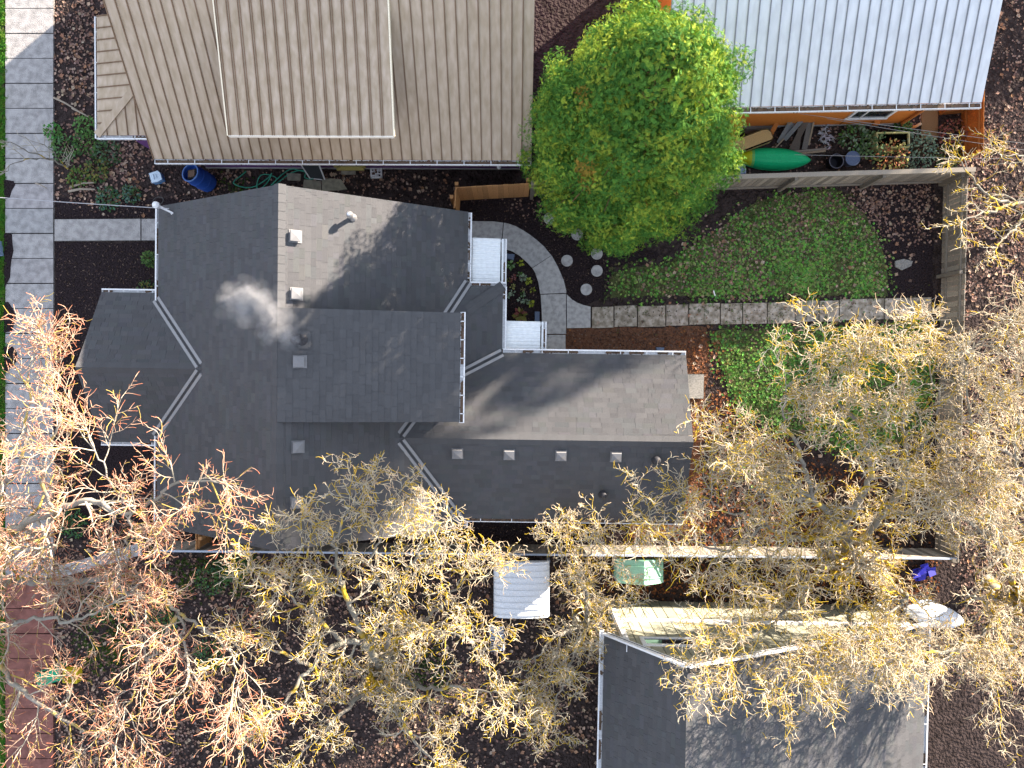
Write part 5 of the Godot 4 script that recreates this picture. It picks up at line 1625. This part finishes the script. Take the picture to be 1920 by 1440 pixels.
func leaf(b: Buf, p: Vector3, d: Vector3, l: float, col: Color) -> void:
	var x := Vector3.UP.cross(d)
	if x.length() < 0.1: x = Vector3.RIGHT
	x = x.normalized().rotated(d, rng.randfn(0, 0.5))
	var w := x * l * 0.30
	var m := p + d * l * 0.5 + d.cross(x).normalized() * l * -0.06
	var tip := p + d * l + Vector3.DOWN * l * 0.12
	b.tri(p, m + w, tip, col)
	b.tri(p, tip, m - w, col)

func rosette(called: String, label: String, where: Vector3, r: float, n: int, cols: Array, group: String) -> void:
	var t := thing(called, label, "plant", where, 0.0, group)
	var s := Buf.new(); var b := Buf.new()
	for i in n:
		var a := TAU * i / n * 2.4 + rng.randfn(0, 0.3)
		var d := Vector3(cos(a), rng.randf_range(0.15, 1.1), sin(a)).normalized()
		var st := d * r * rng.randf_range(0.15, 0.45) + Vector3.UP * 0.03
		s.tube(PackedVector3Array([Vector3.ZERO, st]), PackedFloat32Array([0.005, 0.003]), 3, PackedColorArray([cols[0], cols[0]]))
		leaf(b, st, Vector3(d.x, d.y * 0.4, d.z).normalized(), r * rng.randf_range(0.6, 1.0), jit(cols[rng.randi() % cols.size()], 0.18))
	obj("stems", s, mats.leaf, t)
	obj("leaves", b, mats.leaf, t)

func build_plants() -> void:
	var g := Color(0.06, 0.13, 0.03); var lime := Color(0.20, 0.24, 0.03); var sil := Color(0.17, 0.23, 0.15); var dk := Color(0.035, 0.075, 0.025); var rd := Color(0.16, 0.05, 0.045); var ol := Color(0.12, 0.12, 0.03)
	var bed := [
		[958, 497, 0.14, 22, [g, Color(0.14, 0.22, 0.10)], "leafy green bed plant beside the blue splash block"],
		[976, 494, 0.11, 18, [lime], "lime yellow rosette beside the curved walk's inner edge"],
		[946, 528, 0.11, 14, [ol, g], "olive tufted plant close to the white awning gutter"],
		[956, 526, 0.09, 10, [ol, rd], "small olive and red plant in the curved bed"],
		[963, 520, 0.10, 12, [rd, Color(0.2, 0.1, 0.1)], "dark red leafed plant in the curved bed"],
		[974, 514, 0.10, 12, [g, sil], "silvery green upright plant in the middle of the curved bed"],
		[980, 521, 0.13, 18, [Color(0.12, 0.11, 0.09), sil], "grey brown leafed plant beside the lime tuft"],
		[991, 527, 0.12, 20, [lime, Color(0.25, 0.28, 0.05)], "bright lime tuft spreading by the curved walk"],
		[961, 538, 0.09, 10, [Color(0.22, 0.22, 0.08)], "thin yellow green sprig in the curved bed"],
		[980, 543, 0.08, 10, [Color(0.24, 0.20, 0.10)], "buff sprig in the curved bed"],
		[999, 544, 0.10, 14, [lime, ol], "yellow green tuft near the walk's straight edge"],
		[951, 553, 0.13, 14, [sil, Color(0.22, 0.28, 0.20)], "silver leafed plant beside the bay gutter"],
		[961, 549, 0.11, 10, [Color(0.20, 0.26, 0.18)], "round pale leafed plant beside the silver one"],
		[980, 553, 0.11, 12, [g, sil], "green silver plant beside the walk joint"],
		[976, 563, 0.11, 10, [Color(0.22, 0.28, 0.2)], "broad pale leafed plant low in the curved bed"],
		[986, 566, 0.12, 12, [sil], "grey green plant low in the curved bed"],
		[996, 569, 0.12, 16, [lime], "lime plant at the low end of the curved bed"],
		[975, 590, 0.22, 34, [ol, rd, Color(0.16, 0.14, 0.04)], "brown olive clump next to the second white awning"]]
	for q in bed:
		rosette("bed_plant", q[5], at(q[0], q[1]) + Vector3.UP * 0.01, q[2], q[3], q[4], "plants of the curved bed")
	leafy("shrub", "small green shrub against the front eave of the bungalow", "shrub", at(286, 487), 0.22, 0.5, 220, 0.075, [g, dk, Color(0.09, 0.14, 0.04)])
	leafy("shrub", "low dark shrub at the porch gutter corner", "shrub", at(277, 545), 0.3, 0.3, 160, 0.07, [dk, ol])
	# bramble and ivy in the brush by the sidewalk
	for q in [[103, 248, 0.24, "bright green fern clump by the sidewalk edge", [Color(0.05, 0.20, 0.04), g]], [162, 238, 0.30, "light green bramble below the tan porch gutter", [g, Color(0.08, 0.18, 0.05)]], [125, 280, 0.42, "spreading green bramble in the middle of the brush", [g, dk, Color(0.07, 0.15, 0.06)]], [170, 272, 0.40, "dark green bramble under the tan porch roof corner", [dk, g]], [203, 288, 0.40, "grey green bramble behind the pale tub", [Color(0.06, 0.10, 0.06), dk]], [185, 320, 0.36, "dull green bramble amid dead stems", [dk, ol]], [205, 373, 0.34, "blue green leafy weed at the side bed edge", [Color(0.05, 0.12, 0.08), dk]], [250, 366, 0.26, "sparse blue green weed near the service mast", [Color(0.06, 0.12, 0.09), dk]], [150, 335, 0.3, "low green weed beside the dead branches", [g, ol]]]:
		leafy("bramble", q[3], "bramble", at(q[0], q[1]), q[2], 0.35, int(420 * q[2]), 0.10, q[4], 0.3, "brambles by the sidewalk")
	# behind the plank fence
	leafy("bramble", "broad leaved green bramble in front of the orange wall", "bramble", at(1598, 262), 0.42, 0.6, 150, 0.13, [Color(0.07, 0.13, 0.06), g, sil], 0.3, "brambles behind the plank fence")
	leafy("bramble", "green bramble growing over the planter box end", "bramble", at(1632, 278), 0.42, 0.7, 180, 0.12, [Color(0.08, 0.15, 0.06), Color(0.12, 0.18, 0.08)], 0.3, "brambles behind the plank fence")
	leafy("variegated_bush", "sunlit cream and red variegated bush at the plank fence", "bush", at(1660, 300), 0.52, 0.95, 360, 0.085, [Color(0.42, 0.36, 0.14), Color(0.34, 0.12, 0.05), Color(0.30, 0.30, 0.08), Color(0.20, 0.08, 0.04)])
	leafy("grey_bush", "silver green bushy shrub beside the planter box", "bush", at(1713, 285), 0.55, 0.8, 380, 0.09, [Color(0.12, 0.18, 0.13), Color(0.08, 0.13, 0.09), sil])
	leafy("red_bush", "rusty red leafed bush by the stained fence", "bush", at(1782, 258), 0.48, 0.6, 260, 0.09, [rd, Color(0.22, 0.09, 0.06), Color(0.1, 0.05, 0.03)])
	leafy("low_bush", "dull olive bush against the plank fence corner", "bush", at(1770, 298), 0.4, 0.5, 180, 0.09, [ol, dk, Color(0.07, 0.10, 0.04)])
	leafy("fern", "dark green fern by the orange house corner", "fern", at(1690, 246), 0.26, 0.4, 110, 0.12, [g, dk])
	# neighbour's front bed
	for q in [[140, 980, 0.45, "dark green shrub under the street tree's lower limb"], [400, 1080, 0.5, "dark green ground shrub behind the low fence end"], [440, 1060, 0.45, "green shrub close to the low fence's blue rail"], [310, 1160, 0.45, "blue green shrub under the street tree's second limb"], [395, 1225, 0.45, "low green shrub in the neighbour's leafy bed"], [590, 1095, 0.3, "small green shrub under the crooked tree"], [200, 1140, 0.4, "mossy green shrub near the red slabs"]]:
		leafy("bed_shrub", q[3], "shrub", at(q[0], q[1]), q[2], 0.45, 260, 0.085, [dk, g, Color(0.04, 0.10, 0.05)], 0.3, "shrubs beyond the low fence")

# ---------------------------------------------------------------- ground cover
func scatter(called: String, label: String, category: String, me: Mesh, m: Material, areas: Array, cols: Array, s0: float, s1: float, patch := 0.0, y := 0.012) -> void:
	var noise := FastNoiseLite.new()
	noise.seed = called.length() * 7 + 3
	noise.frequency = 0.45 if called.contains("litter") or called.contains("leaves") else 0.9
	var tr: Array[Transform3D] = []
	var cl: Array[Color] = []
	for ar in areas:
		var pg := flat(ar[0])
		var lo := pg[0]; var hi := pg[0]
		for p in pg:
			lo = Vector2(minf(lo.x, p.x), minf(lo.y, p.y)); hi = Vector2(maxf(hi.x, p.x), maxf(hi.y, p.y))
		var n := int((hi.x - lo.x) * (hi.y - lo.y) * ar[1])
		var holes: Array = []
		if ar.size() > 2:
			for q in ar[2]: holes.append(flat(q))
		for i in n:
			var p := Vector2(rng.randf_range(lo.x, hi.x), rng.randf_range(lo.y, hi.y))
			if not Geometry2D.is_point_in_polygon(p, pg): continue
			if patch > 0.0 and noise.get_noise_2d(p.x, p.y) * 1.5 + 0.62 < patch * rng.randf_range(0.0, 2.4): continue
			p += Vector2(rng.randfn(0, 0.17), rng.randfn(0, 0.17)) * (1.0 if patch > 0.0 else 0.2)
			var skip := false
			for q in holes:
				if Geometry2D.is_point_in_polygon(p, q): skip = true
			if skip: continue
			var s := rng.randf_range(s0, s1)
			var bs := Basis(Vector3.UP, rng.randf() * TAU) * Basis(Vector3.RIGHT, rng.randfn(0, 0.25))
			tr.append(Transform3D(bs.scaled(Vector3.ONE * s), Vector3(p.x, y + rng.randf() * 0.02, p.y)))
			cl.append(jit(cols[rng.randi() % cols.size()], 0.25))
	var mm := MultiMesh.new()
	mm.transform_format = MultiMesh.TRANSFORM_3D
	mm.use_colors = true
	mm.mesh = me
	mm.instance_count = tr.size()
	for i in tr.size():
		mm.set_instance_transform(i, tr[i]); mm.set_instance_color(i, cl[i])
	var o := MultiMeshInstance3D.new()
	o.name = numbered(called)
	o.multimesh = mm
	o.material_override = m
	add_child(o)
	o.set_meta("kind", "stuff"); o.set_meta("label", label); o.set_meta("category", category)

func leaf_litter_mesh() -> ArrayMesh:
	var b := Buf.new()
	var o := [Vector3(0, 0, -0.5), Vector3(0.28, 0.10, -0.2), Vector3(0.40, 0.16, 0.15), Vector3(0.15, 0.05, 0.3), Vector3(0, 0.10, 0.55), Vector3(-0.18, 0.06, 0.25), Vector3(-0.42, 0.18, 0.1), Vector3(-0.25, 0.08, -0.25)]
	for i in o.size():
		b.tri(Vector3(0, 0.0, 0), o[(i + 1) % o.size()], o[i], W)
	return b.mesh()

func chip_mesh() -> ArrayMesh:
	var b := Buf.new()
	b.box(Transform3D.IDENTITY, Vector3(0.5, 0.16, 1.0), W)
	return b.mesh()

func tuft_mesh(broad: bool) -> ArrayMesh:
	var b := Buf.new()
	var r := RandomNumberGenerator.new()
	r.seed = 9
	var n := 9 if broad else 14
	for i in n:
		var a := TAU * i / n + r.randfn(0, 0.25)
		var el := r.randf_range(0.1, 0.85)
		var d := Vector3(cos(a) * cos(el), sin(el), sin(a) * cos(el))
		var l := r.randf_range(0.6, 1.0)
		var x := Vector3.UP.cross(d).normalized() * (0.20 if broad else 0.055)
		var p := d * 0.08
		var m := d * l * 0.6
		var tip := d * l + Vector3.DOWN * 0.25 * l
		b.tri(p, m + x, tip, W)
		b.tri(p, tip, m - x, W)
	return b.mesh()

func build_ground_cover() -> void:
	var broad := tuft_mesh(true); var thin := tuft_mesh(false); var dead := leaf_litter_mesh()
	var g0 := [Color(0.12, 0.32, 0.055), Color(0.165, 0.38, 0.06), Color(0.095, 0.25, 0.065), Color(0.24, 0.36, 0.09), Color(0.23, 0.26, 0.10)]
	scatter("lawn_weeds", "broadleaf green weeds covering the lawn", "weeds", broad, mats.leaf, [
		[[[1142, 556], [1150, 508], [1250, 495], [1330, 440], [1390, 395], [1450, 368], [1560, 356], [1620, 400], [1655, 470], [1665, 552]], 520],
		[[[1390, 470], [1560, 420], [1640, 480], [1650, 552], [1200, 556], [1200, 520]], 520],
		[[[1332, 620], [1560, 614], [1740, 606], [1752, 700], [1740, 800], [1640, 860], [1480, 815], [1395, 780], [1352, 690]], 900],
		[[[1380, 760], [1480, 815], [1400, 900], [1360, 850]], 90]], g0, 0.03, 0.07, 0.72)
	scatter("lawn_grass", "thin olive grass blades between the lawn weeds", "grass", thin, mats.leaf, [
		[[[1142, 556], [1150, 508], [1250, 495], [1330, 440], [1390, 395], [1450, 368], [1560, 356], [1620, 400], [1655, 470], [1665, 552]], 230],
		[[[1332, 620], [1560, 614], [1740, 606], [1752, 700], [1740, 800], [1640, 860], [1480, 815], [1395, 780], [1352, 690]], 230]],
		[Color(0.13, 0.22, 0.06), Color(0.17, 0.22, 0.07), Color(0.10, 0.19, 0.05), Color(0.20, 0.19, 0.09)], 0.05, 0.09, 0.3)
	scatter("strip_grass", "bright green grass of the parking strip", "grass", thin, mats.leaf, [[[[-90, -60], [10, -60], [10, 1500], [-90, 1500]], 420]], [Color(0.07, 0.25, 0.03), Color(0.11, 0.29, 0.035), Color(0.15, 0.27, 0.04)], 0.07, 0.12, 0.0, 0.03)
	scatter("moss_grass", "mossy green patches beyond the low fence", "grass", thin, mats.leaf, [
		[[[330, 1050], [480, 1050], [470, 1120], [340, 1110]], 260], [[[150, 1120], [240, 1110], [240, 1260], [150, 1260]], 260], [[[420, 330], [470, 335], [460, 362], [405, 360]], 500], [[[1148, 572], [1158, 572], [1156, 614], [1146, 614]], 260], [[[1192, 572], [1200, 572], [1200, 612], [1192, 612]], 200], [[[1286, 572], [1330, 570], [1335, 578], [1290, 580]], 300], [[[1386, 568], [1398, 568], [1400, 608], [1380, 608]], 330], [[[1430, 566], [1480, 565], [1478, 573], [1432, 575]], 320], [[[1530, 566], [1542, 566], [1540, 604], [1528, 604]], 280], [[[780, 1200], [840, 1230], [840, 1300], [760, 1300]], 200]],
		[Color(0.05, 0.13, 0.02), Color(0.10, 0.16, 0.02)], 0.05, 0.10, 0.5)
	var pink := [Color(0.155, 0.096, 0.078), Color(0.22, 0.135, 0.105), Color(0.105, 0.062, 0.050), Color(0.26, 0.18, 0.145)]
	var orange := [Color(0.16, 0.062, 0.028), Color(0.115, 0.046, 0.026), Color(0.22, 0.090, 0.038), Color(0.075, 0.034, 0.022)]
	scatter("leaf_litter", "brown fallen leaves lying under the trees and on bare soil", "leaves", dead, mats.litter, [
		[[[1640, 346], [1752, 345], [1748, 450], [1690, 455], [1640, 420]], 520],
		[[[1802, -60], [2050, -60], [2050, 1300], [1790, 1300], [1802, 640]], 330],
		[[[95, -40], [290, -40], [290, 395], [110, 372]], 330],
		[[[290, 305], [500, 310], [420, 360], [290, 390]], 260],
		[[[480, 318], [850, 318], [850, 375], [600, 355]], 170],
		[[[1340, 620], [1740, 610], [1740, 800], [1480, 810]], 90],
		[[[865, 375], [1000, 370], [1110, 430], [1060, 440], [960, 395]], 130],
		[[[280, 970], [400, 990], [320, 1016], [270, 1010]], 330],
		[[[104, 1020], [330, 1020], [480, 1050], [480, 1480], [104, 1480]], 330],
		[[[480, 1050], [1120, 1052], [1120, 1480], [480, 1480]], 150],
		[[[1380, 390], [1640, 350], [1660, 480], [1400, 560], [1200, 550]], 420],
		[[[1380, 205], [1800, 205], [1790, 320], [1380, 330]], 190]], pink, 0.04, 0.10, 0.75)
	scatter("curled_leaves", "larger pale curled leaves scattered over the litter", "leaves", dead, mats.litter, [
		[[[1802, -60], [2050, -60], [2050, 1300], [1790, 1300], [1802, 640]], 22],
		[[[95, -40], [290, -40], [290, 395], [110, 372]], 30],
		[[[290, 305], [850, 318], [850, 375], [600, 355], [420, 360], [290, 390]], 20],
		[[[104, 1020], [480, 1040], [1120, 1052], [1120, 1480], [104, 1480]], 22],
		[[[1150, 500], [1640, 350], [1740, 350], [1740, 550], [1150, 556]], 16],
		[[[1110, 574], [1745, 556], [1745, 604], [1110, 614]], 9],
		[[[1290, 620], [1400, 640], [1640, 900], [1750, 1022], [1180, 1024], [1290, 990]], 7]],
		[Color(0.30, 0.20, 0.14), Color(0.24, 0.13, 0.08), Color(0.36, 0.27, 0.20), Color(0.13, 0.085, 0.07)], 0.09, 0.16, 0.4)
	scatter("path_crumbs", "dark soil crumbs spilled along the garden path edges", "soil", chip_mesh(), mats.litter, [
		[[[1110, 572], [1745, 554], [1745, 562], [1110, 580]], 520],
		[[[1110, 607], [1745, 592], [1745, 600], [1110, 615]], 420],
		[[[1430, 564], [1500, 562], [1500, 606], [1440, 606]], 230],
		[[[1240, 569], [1258, 569], [1256, 612], [1240, 612]], 300]],
		[Color(0.045, 0.036, 0.03), Color(0.075, 0.062, 0.04), Color(0.09, 0.10, 0.035)], 0.015, 0.05, 0.6, 0.04)
	scatter("rusty_litter", "rusty orange fallen leaves around the wing and below the spreading tree", "leaves", dead, mats.litter, [
		[[[1290, 620], [1345, 620], [1400, 800], [1500, 860], [1640, 900], [1750, 960], [1752, 1022], [1180, 1024], [1180, 1000], [1290, 990]], 190],
		[[[1060, 618], [1300, 616], [1300, 665], [1060, 665]], 40],
		[[[1130, 1050], [1752, 1050], [1752, 1125], [1130, 1120]], 230]], orange, 0.045, 0.10, 0.3)
	var chip := Buf.new()
	chip.box(Transform3D.IDENTITY, Vector3(0.35, 0.12, 1.0), W)
	scatter("bark_chips", "pale bark chips sprinkled over the dark beds", "bark", chip.mesh(), mats.litter, [
		[[[104, 455], [300, 455], [300, 700], [200, 830], [104, 1000]], 150],
		[[[104, 374], [420, 374], [420, 409], [104, 409]], 130],
		[[[860, 376], [1010, 366], [1130, 420], [1240, 480], [1150, 500], [1138, 556], [1060, 545], [1000, 430], [870, 412]], 130],
		[[[940, 470], [1000, 510], [1010, 600], [945, 600]], 110],
		[[[1062, 618], [1320, 614], [1310, 665], [1062, 665]], 200],
		[[[870, 980], [1290, 985], [1290, 1014], [870, 1014]], 110]],
		[Color(0.05, 0.035, 0.03), Color(0.09, 0.06, 0.05), Color(0.03, 0.022, 0.02), Color(0.06, 0.04, 0.03), Color(0.14, 0.10, 0.08)], 0.018, 0.06, 0.0, 0.012)

# ---------------------------------------------------------------- wires and steam
func wire(label: String, a: Vector3, d: Vector3, sag: float, r: float, col: Color) -> void:
	var P := PackedVector3Array(); var R := PackedFloat32Array(); var C := PackedColorArray()
	for i in 17:
		var f := i / 16.0
		P.append(a.lerp(d, f) + Vector3.DOWN * sag * 4 * f * (1 - f)); R.append(r); C.append(col)
	var b := Buf.new()
	b.tube(P, R, 5, C)
	tagged("cable", label, "cable", b, mats.paint)

func build_wires() -> void:
	wire("grey service cable running from the street to the roof mast", at(-160, 358, 5.6), at(317, 391, 3.95), 0.12, 0.011, Color(0.42, 0.42, 0.44))
	wire("thin cable above the brambles towards the stained fence", at(1500, 213, 2.4), at(2050, 285, 3.6), 0.05, 0.006, Color(0.25, 0.24, 0.24))
	wire("thin cable over the kayak and the fence corner", at(1490, 290, 2.3), at(2050, 300, 3.4), 0.05, 0.006, Color(0.25, 0.24, 0.24))
	wire("thin cable beside the orange house window", at(1550, 222, 2.3), at(2050, 300, 3.5), 0.08, 0.006, Color(0.25, 0.24, 0.24))
	wire("slack cable tied to the wing's ridge end", at(1298, 824, 4.0), at(1372, 778, 2.4), 0.03, 0.006, Color(0.35, 0.28, 0.22))
	wire("short straight cable from the wing's gable end", at(1296, 837, 3.9), at(1450, 842, 4.4), 0.02, 0.006, Color(0.4, 0.38, 0.36))
	wire("taut thin cable over the end of the garden path", at(1690, 596, 0.3), at(1764, 552, 1.3), 0.0, 0.005, Color(0.4, 0.4, 0.4))

func build_steam() -> void:
	var t := Node3D.new()
	t.name = "steam"
	add_child(t)
	t.set_meta("kind", "stuff")
	t.set_meta("label", "white steam drifting from the roof flue"); t.set_meta("category", "steam")
	var path := [[556, 636, 6.75, 0.10], [544, 632, 6.85, 0.17], [530, 622, 6.95, 0.23], [515, 605, 7.05, 0.26], [500, 592, 7.15, 0.27], [486, 578, 7.25, 0.28], [470, 566, 7.3, 0.28], [452, 560, 7.4, 0.28], [434, 560, 7.5, 0.24], [500, 632, 7.0, 0.16], [490, 560, 7.3, 0.2], [464, 588, 7.3, 0.2], [442, 548, 7.45, 0.2], [470, 546, 7.4, 0.16]]
	for q in path:
		for i in 20:
			var f := FogVolume.new()
			f.name = "puff"
			f.shape = RenderingServer.FOG_VOLUME_SHAPE_ELLIPSOID
			var r: float = q[3] * rng.randf_range(0.35, 1.1)
			f.size = Vector3(r * rng.randf_range(1.4, 2.6), r * 1.6, r * rng.randf_range(1.0, 1.8))
			var m := FogMaterial.new()
			m.density = rng.randf_range(0.007, 0.026) / r
			m.albedo = Color(0.95, 0.95, 0.96)
			f.material = m
			t.add_child(f, true)
			f.position = at(q[0], q[1], q[2]) + Vector3(rng.randfn(0, 0.7), rng.randfn(0, 0.25), rng.randfn(0, 0.6)) * q[3]
			f.rotation.y = rng.randf() * TAU
